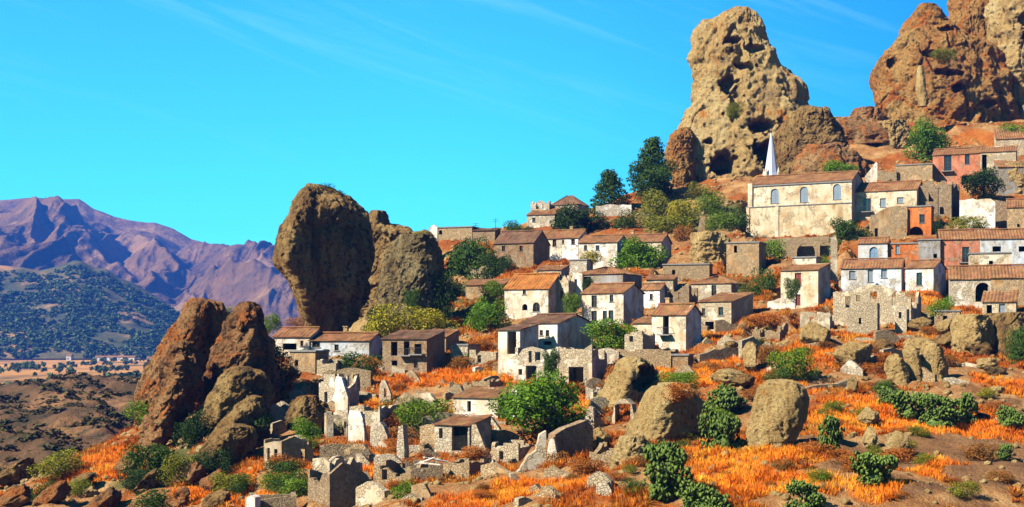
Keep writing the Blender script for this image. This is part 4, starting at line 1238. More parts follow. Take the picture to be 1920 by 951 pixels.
crag('tall double headed rock pinnacle towering over the church',
     [(18, 1382, 1402), (24, 1366, 1414), (32, 1346, 1422), (45, 1326, 1428), (60, 1314, 1432), (78, 1306, 1436), (95, 1302, 1442), (115, 1300, 1456), (130, 1301, 1470), (145, 1303, 1484), (160, 1305, 1500), (175, 1302, 1510),
      (195, 1298, 1508), (215, 1290, 1524), (235, 1285, 1542), (250, 1283, 1550), (270, 1280, 1556), (290, 1277, 1558), (310, 1275, 1552), (330, 1275, 1545), (350, 1279, 1535), (375, 1286, 1520), (400, 1290, 1500), (430, 1295, 1480)],
     336, 0.55, 4, 'rock', ridge=0.25, p=1.7, amp=1.1, grooves=0.9,
     caves=[(1348, 315, 24, 25, 9), (1302, 355, 11, 10, 6), (1418, 246, 30, 13, 8), (1424, 295, 24, 22, 9), (1385, 132, 17, 7, 4), (1366, 84, 14, 9, 4), (1354, 165, 14, 16, 4), (1370, 205, 12, 34, 3.5), (1405, 100, 22, 9, 3), (1322, 272, 7, 6, 4)])
crag('small rock spur on the left flank of the tall pinnacle', [(240, 1276, 1290), (255, 1258, 1300), (285, 1248, 1300), (310, 1250, 1300), (335, 1262, 1300), (360, 1275, 1300)], 331, 0.6, 14, 'rock_warm', amp=0.8)
crag('massive rounded rock peak on the upper right with caves and ledges',
     [(10, 1728, 1752), (20, 1718, 1762), (40, 1704, 1772), (60, 1692, 1800), (80, 1680, 1842), (100, 1668, 1862), (122, 1650, 1872), (150, 1646, 1884), (180, 1645, 1892), (200, 1648, 1898), (220, 1655, 1902), (245, 1660, 1904), (290, 1662, 1900)],
     362, 0.6, 5, 'rock_warm', ridge=-0.1, p=2.0, amp=1.0,
     caves=[(1772, 178, 14, 9, 4), (1668, 125, 10, 8, 3), (1727, 112, 16, 10, 2.5), (1765, 62, 16, 7, 2), (1757, 150, 26, 7, 2.5), (1830, 205, 18, 9, 3)])
crag('reddish round topped rock tower behind the massive peak', [(-45, 1800, 1845), (-20, 1790, 1856), (5, 1784, 1864), (30, 1780, 1870), (60, 1776, 1874), (120, 1776, 1880), (220, 1770, 1880)], 376, 0.7, 6, 'rock_warm', amp=1.1)
crag('tall rock wall cut by the right edge of the photo', [(-60, 1885, 2010), (-20, 1872, 2030), (20, 1866, 2040), (60, 1864, 2050), (110, 1866, 2060), (180, 1872, 2060), (260, 1880, 2060)], 366, 0.6, 7, 'rock', ridge=-0.2, amp=1.4,
     caves=[(1905, 45, 14, 12, 4), (1912, 75, 12, 10, 4), (1915, 100, 10, 9, 3)])
crag('white streaked cream rib on the face of the massive peak', [(124, 1722, 1730), (140, 1719, 1733), (165, 1718, 1736), (185, 1721, 1737), (200, 1724, 1736)], 341.5, 0.8, 8, 'boulder', amp=0.35, rows_n=50, ang_n=60, minb=1.0)
crag('rough grey rock slope under the right flank of the tall pinnacle', [(200, 1500, 1512), (212, 1490, 1552), (235, 1470, 1562), (260, 1455, 1575), (290, 1450, 1590), (320, 1450, 1600), (350, 1450, 1600)], 322, 0.35, 9, 'rock_dark', amp=1.0, ridge=0.3)
for i, (lb, rw, D_, mm) in enumerate([
    ('dark boulder pile on the saddle left of the massive peak', [(204, 1606, 1640), (212, 1600, 1650), (228, 1594, 1660), (250, 1590, 1662)], 352, 'rock_red'),
    ('brown rock bank under the saddle', [(222, 1560, 1620), (235, 1550, 1650), (250, 1550, 1690), (275, 1560, 1700)], 342, 'rock_red'),
    ('grey ledge of rock beside the green bush under the massive peak', [(228, 1650, 1690), (240, 1645, 1702), (262, 1648, 1706), (280, 1650, 1706)], 338, 'rock'),
    ('reddish rock step above the church roof', [(276, 1520, 1560), (290, 1500, 1600), (312, 1490, 1620), (335, 1490, 1630)], 318, 'rock_red'),
    ('cream rock bank at the foot of the tall pinnacle left of the church', [(378, 1290, 1390), (395, 1280, 1402), (420, 1285, 1404), (445, 1290, 1404)], 312, 'rock'),
    ('pale domed rock with hut shape left of the square tan house', [(438, 1305, 1345), (452, 1298, 1362), (475, 1296, 1366), (500, 1298, 1366)], 258, 'boulder'),
    ('grey boulder at the right edge beside the dark bushes', [(308, 1885, 1920), (320, 1874, 1940), (340, 1870, 1945), (365, 1872, 1945)], 300, 'boulder')]):
    crag(lb, rw, D_, 0.6, 20 + i, mm, amp=1.1, rows_n=80, ang_n=140)

# crags on the left spur
crag('pointed reddish crag with a tall steep face at the left end of the village', [(562, 358, 380), (568, 352, 392), (580, 344, 408), (600, 332, 414), (616, 322, 416), (632, 314, 418), (660, 296, 416), (690, 280, 412), (720, 264, 405), (748, 256, 400), (780, 254, 392), (810, 256, 380), (850, 262, 370)],
     188, 0.55, 10, 'rock_red', ridge=0.0, p=1.3, amp=1.25, slant=32)
crag('hooked pale topped crag right of the pointed reddish crag', [(567, 456, 476), (573, 448, 484), (592, 434, 490), (605, 424, 490), (625, 416, 498), (650, 404, 505), (680, 396, 512), (720, 386, 520), (760, 378, 522), (800, 374, 520), (850, 372, 515)],
     182, 0.55, 11, 'rock_red', ridge=0.1, p=1.4, amp=1.25, slant=32)
crag('long leaning slab of rock in front of the pointed crag', [(640, 338, 350), (660, 326, 362), (690, 312, 372), (730, 298, 372), (770, 284, 350), (800, 270, 330), (835, 262, 320)], 178, 0.5, 12, 'rock_red', ridge=0.1, p=1.2, amp=1.15, slant=32)
crag('narrow leaning rock rib below the long slab', [(716, 322, 330), (740, 310, 336), (780, 292, 326), (815, 280, 312), (840, 275, 305)], 172, 0.6, 13, 'rock_red', amp=1.15, slant=32, rows_n=70, ang_n=90)
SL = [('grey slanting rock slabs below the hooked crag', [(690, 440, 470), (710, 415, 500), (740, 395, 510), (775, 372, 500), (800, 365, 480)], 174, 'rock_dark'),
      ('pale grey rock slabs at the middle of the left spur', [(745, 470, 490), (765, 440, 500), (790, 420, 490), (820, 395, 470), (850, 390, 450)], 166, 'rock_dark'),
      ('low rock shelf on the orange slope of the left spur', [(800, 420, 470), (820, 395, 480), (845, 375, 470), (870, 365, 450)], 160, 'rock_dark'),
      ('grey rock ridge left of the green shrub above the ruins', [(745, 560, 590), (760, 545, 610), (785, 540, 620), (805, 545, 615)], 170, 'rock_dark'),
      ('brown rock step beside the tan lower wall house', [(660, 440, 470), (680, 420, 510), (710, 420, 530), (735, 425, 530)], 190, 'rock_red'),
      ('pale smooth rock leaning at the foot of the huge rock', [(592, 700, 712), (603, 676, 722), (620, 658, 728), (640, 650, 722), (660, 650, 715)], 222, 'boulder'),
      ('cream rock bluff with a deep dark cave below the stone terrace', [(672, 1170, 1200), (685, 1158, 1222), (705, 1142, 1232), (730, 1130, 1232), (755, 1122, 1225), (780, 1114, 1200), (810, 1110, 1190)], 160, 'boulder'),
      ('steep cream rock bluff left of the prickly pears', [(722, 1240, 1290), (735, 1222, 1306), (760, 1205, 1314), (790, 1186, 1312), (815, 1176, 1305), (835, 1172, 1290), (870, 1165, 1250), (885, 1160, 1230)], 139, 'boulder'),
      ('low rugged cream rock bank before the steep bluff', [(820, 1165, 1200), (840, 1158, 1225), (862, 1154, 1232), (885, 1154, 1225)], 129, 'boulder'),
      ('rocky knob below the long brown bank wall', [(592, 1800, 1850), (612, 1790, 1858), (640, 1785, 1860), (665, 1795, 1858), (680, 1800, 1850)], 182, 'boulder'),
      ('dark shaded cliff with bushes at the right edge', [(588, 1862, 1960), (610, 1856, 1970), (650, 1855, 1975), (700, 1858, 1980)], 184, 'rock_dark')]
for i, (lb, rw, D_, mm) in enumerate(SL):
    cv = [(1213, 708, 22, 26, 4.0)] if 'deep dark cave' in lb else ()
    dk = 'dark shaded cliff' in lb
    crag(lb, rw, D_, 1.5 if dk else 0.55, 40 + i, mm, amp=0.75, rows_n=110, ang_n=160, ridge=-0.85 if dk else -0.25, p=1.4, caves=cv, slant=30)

for lb, rw, D_ in (('largest pale boulder standing alone on the orange slope', [(716, 1448, 1482), (718, 1438, 1494), (728, 1426, 1508), (745, 1418, 1515), (765, 1412, 1516), (785, 1406, 1511), (805, 1403, 1500), (825, 1402, 1488), (845, 1404, 1482)], 126),
                   ('smooth leaning slab boulder at the left of the outcrop', [(666, 1672, 1686), (674, 1664, 1692), (690, 1662, 1699), (710, 1668, 1704), (735, 1680, 1706)], 160),
                   ('ribbed middle slab boulder of the outcrop', [(652, 1700, 1716), (660, 1694, 1722), (685, 1698, 1727), (710, 1704, 1729), (735, 1706, 1730)], 161),
                   ('tall right slab boulder of the outcrop', [(646, 1735, 1756), (655, 1726, 1766), (680, 1724, 1774), (705, 1728, 1776), (735, 1732, 1776)], 162)):
    crag(lb, rw, D_, 0.75, int(rw[2][1]), 'boulder', amp=0.42, ridge=0.3, p=1.5, rows_n=100, ang_n=140, cat='boulder', name='boulder', minb=1.0, slant=-20)
# boulders
import bmesh
def boulder(label, px0, px1, py0, py1, seed, m='boulder', D=None, yscale=0.8, group=None, sub=5, amp=1.0):
    if D is None: D = gnd((px0 + px1) / 2, py1 - 2)
    if label.endswith('*'): label = near_label(label[:-1].strip(), (px0 + px1) / 2, (py0 + py1) / 2)
    else: land(label, (px0 + px1) / 2, (py0 + py1) / 2)
    wx, hz_ = (px1 - px0) / F * D / 2, (py1 - py0) / F * D / 2
    bm = bmesh.new()
    bmesh.ops.create_icosphere(bm, subdivisions=sub, radius=1.0)
    P = np.array([v.co[:] for v in bm.verts])
    s = seed * 7.31
    rn = np.random.RandomState(seed)
    for k in range(16):
        nn = rn.normal(size=3); nn[2] *= 0.7; nn /= np.linalg.norm(nn)
        dd = P @ nn
        P = P - np.outer(np.maximum(dd - rn.uniform(0.5, 0.86), 0) * 0.93, nn)
    r = 1 + amp * (0.10 * fbm(P[:, 0] * 1.3 + s, P[:, 1] * 1.3, P[:, 2] * 1.3, 3) + 0.07 * (ridged(P[:, 0] * 2.2 + s, P[:, 1] * 2.2, P[:, 2] * 1.8, 5, 0.6) - 0.4) + 0.05 * fbm(P[:, 0] * 5 + s, P[:, 1] * 5, P[:, 2] * 4, 4, 0.65))
    r -= amp * 0.12 * np.clip(0.12 - np.abs(pn(P[:, 0] * 1.6 + s, P[:, 1] * 1.6, P[:, 2] * 1.0)), 0, 1) / 0.12
    P = P * r[:, None]
    P -= (P.max(0) + P.min(0)) / 2
    P /= (P.max(0) - P.min(0)) / 2
    P *= [wx, max(wx, hz_) * yscale, hz_ * 1.1]
    for v, p in zip(bm.verts, P): v.co = p
    me = bpy.data.meshes.new('boulder')
    bm.to_mesh(me); bm.free()
    me.polygons.foreach_set('use_smooth', np.ones(len(me.polygons), dtype=bool))
    me.materials.append(M[m])
    o = link(bpy.data.objects.new('boulder', me))
    c = ray((px0 + px1) / 2, D, (py0 + py1) / 2)
    o.location = (c[0], c[1] + 0.3, c[2] - hz_ * 0.1)
    tag(o, label, 'boulder', group)
    return o
for i, a in enumerate([
    ('white capped flat boulder uphill of the two round boulders', 1606, 1652, 763, 797), ('tan boulder left of the round cracked boulder', 1615, 1652, 800, 842),
    ('round cracked boulder casting a long shadow on bare soil', 1660, 1705, 808, 858),     ('orange topped boulder above the outcrop slabs', 1690, 1760, 632, 668), ('small pale stone in the foreground grass', 1412, 1424, 856, 868), ('rock shaped like an arch beside the shaded wall', 1392, 1422, 640, 698),
    ('rounded pale rock above the dark dry stone wall', 1590, 1610, 705, 738), ('weathered block under the ruined big house', 1500, 1560, 602, 650), ('low pale rock bed at the middle of the right slope', 1560, 1640, 640, 690), ('brown rock in the shade under the orange bank', 1330, 1400, 690, 722),
    ('cream rock below the cave bluff', 1112, 1150, 800, 842)]):
    boulder(*a, seed=i + 3)
# rubble: loose stones nobody could count
def scatter_mesh(name, pts, scl, base_v, base_f, m, label=None, rot=True, seed=1, smooth=False, squash=None):
    rn = np.random.RandomState(seed)
    n = len(pts)
    a = rn.uniform(0, 2 * pi, n)
    ca, sa = np.cos(a)[:, None], np.sin(a)[:, None]
    jit = rn.uniform(0.7, 1.3, (n, len(base_v), 3)) if squash is None else np.ones((n, len(base_v), 3))
    B = base_v[None] * jit * scl[:, None, :]
    x = B[..., 0] * ca - B[..., 1] * sa
    y = B[..., 0] * sa + B[..., 1] * ca
    Vv = np.stack([x, y, B[..., 2]], -1) + pts[:, None]
    Ff = (base_f[None] + (np.arange(n) * len(base_v))[:, None, None]).reshape(-1, base_f.shape[1])
    o = link(bpy.data.objects.new(name, np_mesh(name, Vv.reshape(-1, 3), Ff, m, smooth)))
    o['kind'] = 'stuff'
    if label: o['label'] = label
    return o
bm = bmesh.new(); bmesh.ops.create_icosphere(bm, subdivisions=1, radius=1.0)
ICO_V = np.array([v.co[:] for v in bm.verts]); ICO_F = np.array([[v.index for v in f.verts] for f in bm.faces]); bm.free()
def hzv(x, y):
    u = np.clip((x - TX0) / TS, 0, NX - 1.001); v = np.clip((y - TY0) / TS, 0, NY - 1.001)
    i, j = u.astype(int), v.astype(int); a, b_ = u - i, v - j
    return lambda A: (A[j, i] * (1 - a) + A[j, i + 1] * a) * (1 - b_) + (A[j + 1, i] * (1 - a) + A[j + 1, i + 1] * a) * b_
rn = np.random.RandomState(3)
N_ = 16000
x = rn.uniform(-75, 130, N_); y = rn.uniform(98, 350, N_)
q = hzv(x, y); keep = (np.abs(x / y) < 0.4) & (fbm(x / 8, y / 8, x * 0, 3) > 0.0)
x, y = x[keep], y[keep]
q = hzv(x, y)
s = rn.uniform(0.12, 0.5, len(x)) ** 1.0
scatter_mesh('rubble', np.stack([x, y, q(HV) + s * 0.2], -1), np.stack([s, s, s * 0.7], -1), ICO_V, ICO_F, M['boulder'], 'loose rubble stones scattered over the village slope')

# ------------------------------------------------------------------ plants
def leaf_cloud(n, blobs, size, seed, flat=0.0, shell=0.55, quad=True):
    """leaf faces filling a set of ellipsoid clumps; unit crown: radius .5, height 0..1"""
    rn = np.random.RandomState(seed)
    bl = np.array(blobs)
    wgt = bl[:, 3] * bl[:, 4]
    idx = rn.choice(len(bl), n, p=wgt / wgt.sum())
    d = rn.normal(size=(n, 3)); d /= np.linalg.norm(d, axis=1)[:, None]
    r = shell + (1 - shell) * rn.rand(n) ** 0.6
    r = r * (1 + 0.22 * pn(d[:, 0] * 2.5 + idx, d[:, 1] * 2.5, d[:, 2] * 2.5))
    P = bl[idx, :3] + d * r[:, None] * bl[idx][:, [3, 3, 4]]
    nr = d + rn.normal(size=(n, 3)) * 0.75
    nr /= np.linalg.norm(nr, axis=1)[:, None]
    t = np.cross(nr, rn.normal(size=(n, 3))); t /= np.linalg.norm(t, axis=1)[:, None]
    b_ = np.cross(nr, t)
    s = size * rn.uniform(0.6, 1.4, n)[:, None]
    V = np.stack([P - t * s, P - b_ * s * 0.6 + nr * s * 0.15, P + t * s, P + b_ * s * 0.6 + nr * s * 0.15], 1).reshape(-1, 3)
    Fc = np.arange(n * 4).reshape(-1, 4)
    return V, Fc
def blobs_round(seed, n=16, spread=0.34, r0=0.2):
    rn = random.Random(seed)
    out = [(0, 0, 0.5, 0.3, 0.34)]
    for i in range(n):
        a = rn.uniform(0, 2 * pi); rr = rn.uniform(0.12, spread); zz_ = rn.uniform(0.18, 0.84)
        k = sqrt(max(0.1, 1 - ((zz_ - 0.45) / 0.55) ** 2))
        s = rn.uniform(0.7, 1.25) * r0
        out.append((rr * cos(a) * (0.5 + 0.6 * k), rr * sin(a) * (0.5 + 0.6 * k), zz_, s, s * 0.9))
    return out
def pads_cloud(n, seed):
    """prickly pear: flattened oval pads"""
    rn = np.random.RandomState(seed)
    th_ = np.linspace(0, 2 * pi, 8, endpoint=False)
    oval = np.stack([np.cos(th_) * 0.62, 0 * th_, np.sin(th_)], -1)
    base = np.concatenate([oval, [[0, -0.16, 0]], [[0, 0.16, 0]]])
    fc = np.array([[i, (i + 1) % 8, 8] for i in range(8)] + [[(i + 1) % 8, i, 9] for i in range(8)])
    P = []
    bl = blobs_round(seed, 9, 0.3, 0.2)
    Vv, Ff = [], []
    co = np.concatenate([oval[:, [0, 2, 1]] * [0.36, 0.22, 1] + [0, 0, 0.25], [[0, 0, 0.02]], [[0, 0, 0.5]]])
    Vv.append(co); Ff.append(fc)
    for i in range(1, n):
        b_ = bl[rn.randint(len(bl))]
        d = rn.normal(size=3); d /= np.linalg.norm(d)
        c = np.array(b_[:3]) + d * np.array([b_[3], b_[3], b_[4]]) * (0.5 + 0.5 * rn.rand())
        c[2] = max(c[2], 0.02)
        a, tl = rn.uniform(0, 2 * pi), rn.uniform(-0.8, 0.8)
        s = rn.uniform(0.036, 0.066)
        q = base * s
        y_, z_ = q[:, 1] * cos(tl) - q[:, 2] * sin(tl), q[:, 1] * sin(tl) + q[:, 2] * cos(tl)
        x_ = q[:, 0]
        Vv.append(np.stack([x_ * cos(a) - y_ * sin(a), x_ * sin(a) + y_ * cos(a), z_], -1) + c)
        Ff.append(fc + i * 10)
    return np.concatenate(Vv), np.concatenate(Ff)
def unit(V, Fc):
    lo, hi = np.percentile(V, 1.0, axis=0), np.percentile(V, 99.0, axis=0)
    V = V.copy()
    V[:, :2] = (V[:, :2] - (lo + hi)[:2] / 2) / (hi - lo)[:2]
    V[:, 2] = (V[:, 2] - lo[2]) / (hi - lo)[2]
    return V, Fc
CROWN, TRUNK = {}, None
TUFT_V, TUFT_F = leaf_cloud(30, [(0, 0, 0, 0.8, 0.75)], 0.42, 99, shell=0.35)
for k in range(4):
    CROWN['round', k] = np_mesh('crown', *unit(*leaf_cloud(6500, blobs_round(k + 1, 22, 0.34, 0.17), 0.019, k)), M['leaf'], False)
    CROWN['shrub', k] = np_mesh('foliage', *unit(*leaf_cloud(3600, [(p[0], p[1], p[2] * 0.75 - 0.02, p[3] * 1.15, p[4] * 1.15) for p in blobs_round(k + 31, 14, 0.36, 0.19)], 0.022, k + 9)), M['leaf'], False)
    CROWN['dry', k] = np_mesh('foliage', *unit(*leaf_cloud(2600, [(p[0], p[1], p[2] * 0.7 - 0.05, p[3] * 1.1, p[4]) for p in blobs_round(k + 71, 12, 0.36, 0.2)], 0.024, k + 19)), M['straw'], False)
    CROWN['pad', k] = np_mesh('pads', *unit(*pads_cloud(850, k + 50)), M['pad'], False)
pine = []
rq = random.Random(3)
for i in range(46):
    z = 0.12 + 0.84 * (i / 46)
    r = 0.42 * (1 - (z - 0.1) / 0.95) ** 1.15 + 0.02
    a = i * 2.4
    q = rq.uniform(0.35, 1.0)
    pine.append((r * q * cos(a), r * q * sin(a), z, 0.11 + 0.05 * (1 - z), 0.06))
CROWN['pine', 0] = np_mesh('crown', *unit(*leaf_cloud(5200, pine, 0.021, 5)), M['leaf'], False)
mb = MB()
mb.tube((0, 0, -0.25), (0.02, 0.01, 0.25), 0.035, 0.026, 8)
mb.tube((0.02, 0.01, 0.25), (0, 0, 0.8), 0.026, 0.006, 6)
for k in range(6):
    a = k * 1.05
    mb.tube((0.02, 0.01, 0.15 + 0.06 * k), (0.3 * cos(a), 0.3 * sin(a), 0.45 + 0.07 * k), 0.014, 0.004, 5)
TRUNK = mb.mesh('trunk', M['trunk'])
GREEN = dict(g=(0.10, 0.17, 0.018), d=(0.042, 0.085, 0.016), b=(0.085, 0.175, 0.014), y=(0.24, 0.22, 0.022), o=(0.30, 0.12, 0.03), k=(0.024, 0.050, 0.014), p=(0.075, 0.12, 0.035), q=(0.15, 0.16, 0.022), r=(0.40, 0.125, 0.025))
cnt = [0]
def plant(label, px0, px1, py0, py1, kind='shrub', c='g', group=None, D=None, depth=1.0):
    cnt[0] += 1
    k = cnt[0]
    if label.endswith('*'): label = near_label(label[:-1].strip(), (px0 + px1) / 2, (py0 + py1) / 2)
    else: land(label, (px0 + px1) / 2, (py0 + py1) / 2)
    pc = (px0 + px1) / 2
    if D is None: D = gnd(pc, py1 - 1)
    w, h = (px1 - px0) / F * D, (py1 - py0) / F * D
    x, y, z = ray(pc, D, py1)
    sc = (w, w * depth, h)
    v = k % 4 if kind != 'pine' else 0
    j = 1 + 0.12 * sin(k * 12.9)
    colr = tuple(q * j for q in GREEN[c])
    if kind in ('round', 'pine'):
        R = empty('pine_tree' if kind == 'pine' else 'tree', (x, y, z), k * 1.3)
        tag(R, label, 'tree', group)
        o = link(bpy.data.objects.new('crown', CROWN[kind, v]), R)
        o.scale = sc
        o.color = (*colr, 1)
        t = link(bpy.data.objects.new('trunk', TRUNK), R)
        t.scale = sc
        return R
    nm = {'shrub': 'shrub', 'dry': 'dry_shrub', 'pad': 'prickly_pear'}[kind]
    o = link(bpy.data.objects.new(nm, CROWN[kind, v]))
    o.location = (x, y, z - h * 0.06)
    o.rotation_euler = (0, 0, k * 1.7)
    o.scale = sc
    o.color = (*colr, 1)
    tag(o, label, {'shrub': 'shrub', 'dry': 'dry shrub', 'pad': 'prickly pear'}[kind], group)
    return o
TG = 'trees among the village houses'
for a in [
    ('big leafy tree beside the flat roof white house on the lower slope', 936, 1088, 703, 812, 'round', 'b'),
    ('round bright green tree in front of the low white house', 1148, 1243, 450, 524, 'round', 'b', 262),
    ('leafy tree right of the large white front house', 1106, 1186, 600, 656, 'round', 'b', 190),
    ('slim dark tree before the ruined lower storey', 1016, 1048, 656, 712, 'round', 'd', 173),
    ('dark tall tree left of the brown stone house', 838, 925, 453, 545, 'round', 'd', 262),
    ('darkest tree crown beside the brown stone house', 905, 962, 478, 545, 'round', 'k', 258),
    ('dark tree in the shaded hollow right of the sloping slab', 800, 872, 512, 580, 'round', 'k', 248),
    ('dark tree below the white skyline house with peaked roof', 1040, 1112, 388, 446, 'round', 'k', 292), ('broad dark tree under the skyline cream house', 836, 912, 452, 520, 'round', 'k', 268),
    ('bright green tree among bushes below the pink tiled roof', 876, 946, 562, 652, 'round', 'b', 218),
    ('green tree against the long roof left of grassy roof house', 900, 950, 528, 575, 'round', 'g', 230),
    ('dark green tree below the church wall right end', 1558, 1630, 412, 478, 'round', 'd', 266),
    ('bright green tree under the massive rock peak', 1703, 1776, 228, 304, 'round', 'b', 326),
    ('dark tree by the low annex of the salmon house', 1808, 1880, 318, 378, 'round', 'k', 290),
    ('dark leaning tree on the left spur beside tan house', 455, 532, 648, 738, 'round', 'd', 186),
    ('round crown tree right of the skyline pine', 1186, 1268, 300, 372, 'round', 'd', 318)]:
    plant(*a[:7], group=TG, D=a[7] if len(a) > 7 else None)
plant('dark pine on the skyline above the white garden posts', 1110, 1182, 322, 400, 'pine', 'd', TG, D=312)
plant('tall pine against the left foot of the tall pinnacle', 1184, 1258, 262, 362, 'pine', 'd', TG, D=322)
SG = 'shrubs on the village hill'
for a in [
    ('green shrub on the left of the tall white house terrace', 738, 842, 748, 816, 'shrub', 'g'), ('dark shrub left of the bright green lower bush', 706, 752, 746, 792, 'shrub', 'd'),
    ('bright green bush above the pinkish ruin', 548, 602, 780, 828, 'shrub', 'b'), ('dark green bush before the pale grey row', 640, 714, 660, 704, 'shrub', 'd', 194),
    ('round green bush above the largest pale boulder', 1442, 1528, 652, 712, 'shrub', 'g'), ('yellowish tree shrub at the foot of the huge leaning rock', 684, 762, 566, 646, 'shrub', 'y', 216),
    ('long yellow green hedge below the sloping slab', 752, 856, 576, 622, 'shrub', 'y', 217), ('green bush behind the church roof', 1538, 1612, 302, 336, 'shrub', 'b', 306),
    ('green bush left of the church arches', 1418, 1478, 448, 498, 'shrub', 'g', 256), ('small green bush by the church arches', 1530, 1560, 478, 510, 'shrub', 'g', 246),
    ('yellow green bush left of the church below the cave', 1304, 1362, 356, 408, 'shrub', 'g', 304), ('mossy bush under the round skyline tree', 1200, 1262, 356, 414, 'shrub', 'q', 304),
    ('olive bush in the middle of the bush belt', 1246, 1312, 372, 432, 'shrub', 'y', 296), ('dark bush at the left end of the bush belt', 1096, 1146, 394, 446, 'shrub', 'k', 293),
    ('dark green bush below the white garden posts', 1140, 1204, 396, 442, 'shrub', 'd', 292), ('bright bush in the bush belt beside the stump', 1318, 1388, 398, 440, 'shrub', 'g', 290),
    ('olive bush at the bottom of the bush belt', 1206, 1300, 402, 448, 'shrub', 'q', 288), ('dark bush against the church left corner', 1352, 1404, 384, 448, 'shrub', 'd', 292),
    ('reddish bush in the bush belt left of the stump', 1262, 1306, 420, 470, 'dry', 'o', 280), ('yellow shrub before the white house with two dark windows', 1086, 1126, 470, 496, 'shrub', 'y', 256),
    ('green shrub in the courtyard beside the red door', 1472, 1502, 520, 560, 'shrub', 'd', 211), ('green shrub left of the cream red door house', 1412, 1456, 500, 552, 'shrub', 'd', 226),
    ('yellow green shrub in the gap right of the big ruin', 1740, 1790, 556, 590, 'shrub', 'b', 206), ('dark shrub in front of the central white house', 1092, 1112, 520, 548, 'shrub', 'k', 224),
    ('green shrub at the left side of the central white house', 1058, 1090, 548, 592, 'shrub', 'g', 212), ('dark shrub right of the pale grey hipped house', 1385, 1430, 520, 575, 'shrub', 'd', 222),
    ('olive shrub on the left spur between the two crags', 400, 440, 575, 612, 'shrub', 'q', 190), ('green shrub right of the hooked crag', 486, 524, 588, 624, 'shrub', 'g', 200),
    ('dark shrub bank below the leaning rib', 235, 330, 830, 900, 'shrub', 'd'), ('dark green shrub clump on the left spur slabs', 452, 512, 755, 800, 'shrub', 'd', 166),
    ('dark shrub in the cleft under the crags', 330, 392, 770, 836, 'shrub', 'k', 170), ('green shrub at the bottom of the left slope', 62, 108, 900, 950, 'shrub', 'd', 152),
    ('olive shrub under the left spur shelf', 300, 372, 850, 910, 'shrub', 'q', 154), ('dark shrub at the bottom edge left of the square ruin', 250, 330, 915, 965, 'shrub', 'd', 146),
    ('small dark bush left of the pinkish ruin', 428, 468, 890, 926, 'shrub', 'd', 146), ('low green bush before the dark gabled ruin', 726, 790, 900, 955, 'shrub', 'g', 128),
    ('dark thorn bush on the shaded cliff at the right edge', 1886, 1930, 612, 694, 'shrub', 'd', 176), ('green bush on the huge leaning rock ledge', 580, 640, 346, 366, 'shrub', 'k', 232),
    ('small skyline bush left of the antenna', 944, 982, 412, 440, 'shrub', 'd', 284), ('dark bush on the brown stone house roof edge', 972, 1006, 424, 448, 'shrub', 'k', 270),
    ('green bush on the terrace above the steep bluff', 1238, 1310, 696, 728, 'shrub', 'g', 150), ('orange topped bush on the steep bluff', 1248, 1310, 716, 750, 'dry', 'r', 136),
    ('green bush at the far right upper edge', 1876, 1935, 228, 262, 'shrub', 'g', 330), ('bush on the upper right bank above the long ruin', 1785, 1850, 404, 434, 'shrub', 'q', 262),
    ('dark shrub growing on the sloping rock slab', 756, 786, 540, 585, 'shrub', 'd', 221.5), ('shrub on the crest of the sloping rock slab', 770, 806, 432, 454, 'shrub', 'q', 225), ('dark shrub on the right edge of the sloping slab', 806, 850, 500, 592, 'shrub', 'k', 224),
    ('dark shrub in the gully behind the huge leaning rock', 690, 724, 575, 620, 'shrub', 'k', 220), ('green shrub high on the massive rock peak', 1745, 1790, 90, 116, 'shrub', 'q', 345), ('shrub in the crack of the tall pinnacle', 1362, 1392, 190, 222, 'shrub', 'q', 321),
    ('dark shrub beside the small orange house', 1750, 1775, 402, 446, 'shrub', 'k', 262), ('olive bush below the tall pinnacle cave', 1290, 1330, 340, 380, 'shrub', 'q', 318)]:
    plant(*a[:7], group=SG, D=a[7] if len(a) > 7 else None)
PG = 'prickly pear clumps on the lower slope'
for a in [
    ('upper prickly pear clump left of the largest boulder', 1322, 1388, 722, 778), ('large round prickly pear clump left of the largest boulder', 1314, 1396, 772, 846), ('tall prickly pear clump below the steep bluff', 1210, 1292, 828, 928),
    ('slender prickly pear right of the largest boulder', 1536, 1576, 778, 852), ('leftmost prickly pear of the hedge on the right', 1644, 1682, 726, 760), ('second prickly pear of the hedge on the right', 1676, 1738, 732, 784), ('largest prickly pear of the hedge on the right', 1728, 1800, 738, 800),
    ('rightmost dark prickly pear of the hedge', 1790, 1828, 736, 796), ('bluish agave like pear near the right edge', 1872, 1918, 762, 800), ('lone prickly pear on the bare soil below two boulders', 1604, 1676, 848, 906),
    ('prickly pear at the bottom edge right of centre', 1478, 1548, 900, 962), ('small prickly pear on the bare track', 1870, 1898, 832, 862), ('prickly pear clump at the bottom centre edge', 1276, 1362, 905, 965)]:
    plant(*a, 'pad', 'p', PG)
rs = random.Random(5)
for i in range(24):
    px, py = rs.uniform(1120, 1900), rs.uniform(620, 940)
    s = rs.uniform(8, 20)
    boulder('small stone *', px - s / 2, px + s / 2, py - s * 0.6, py, seed=100 + i, group='small weathered stones on the slope', sub=3)

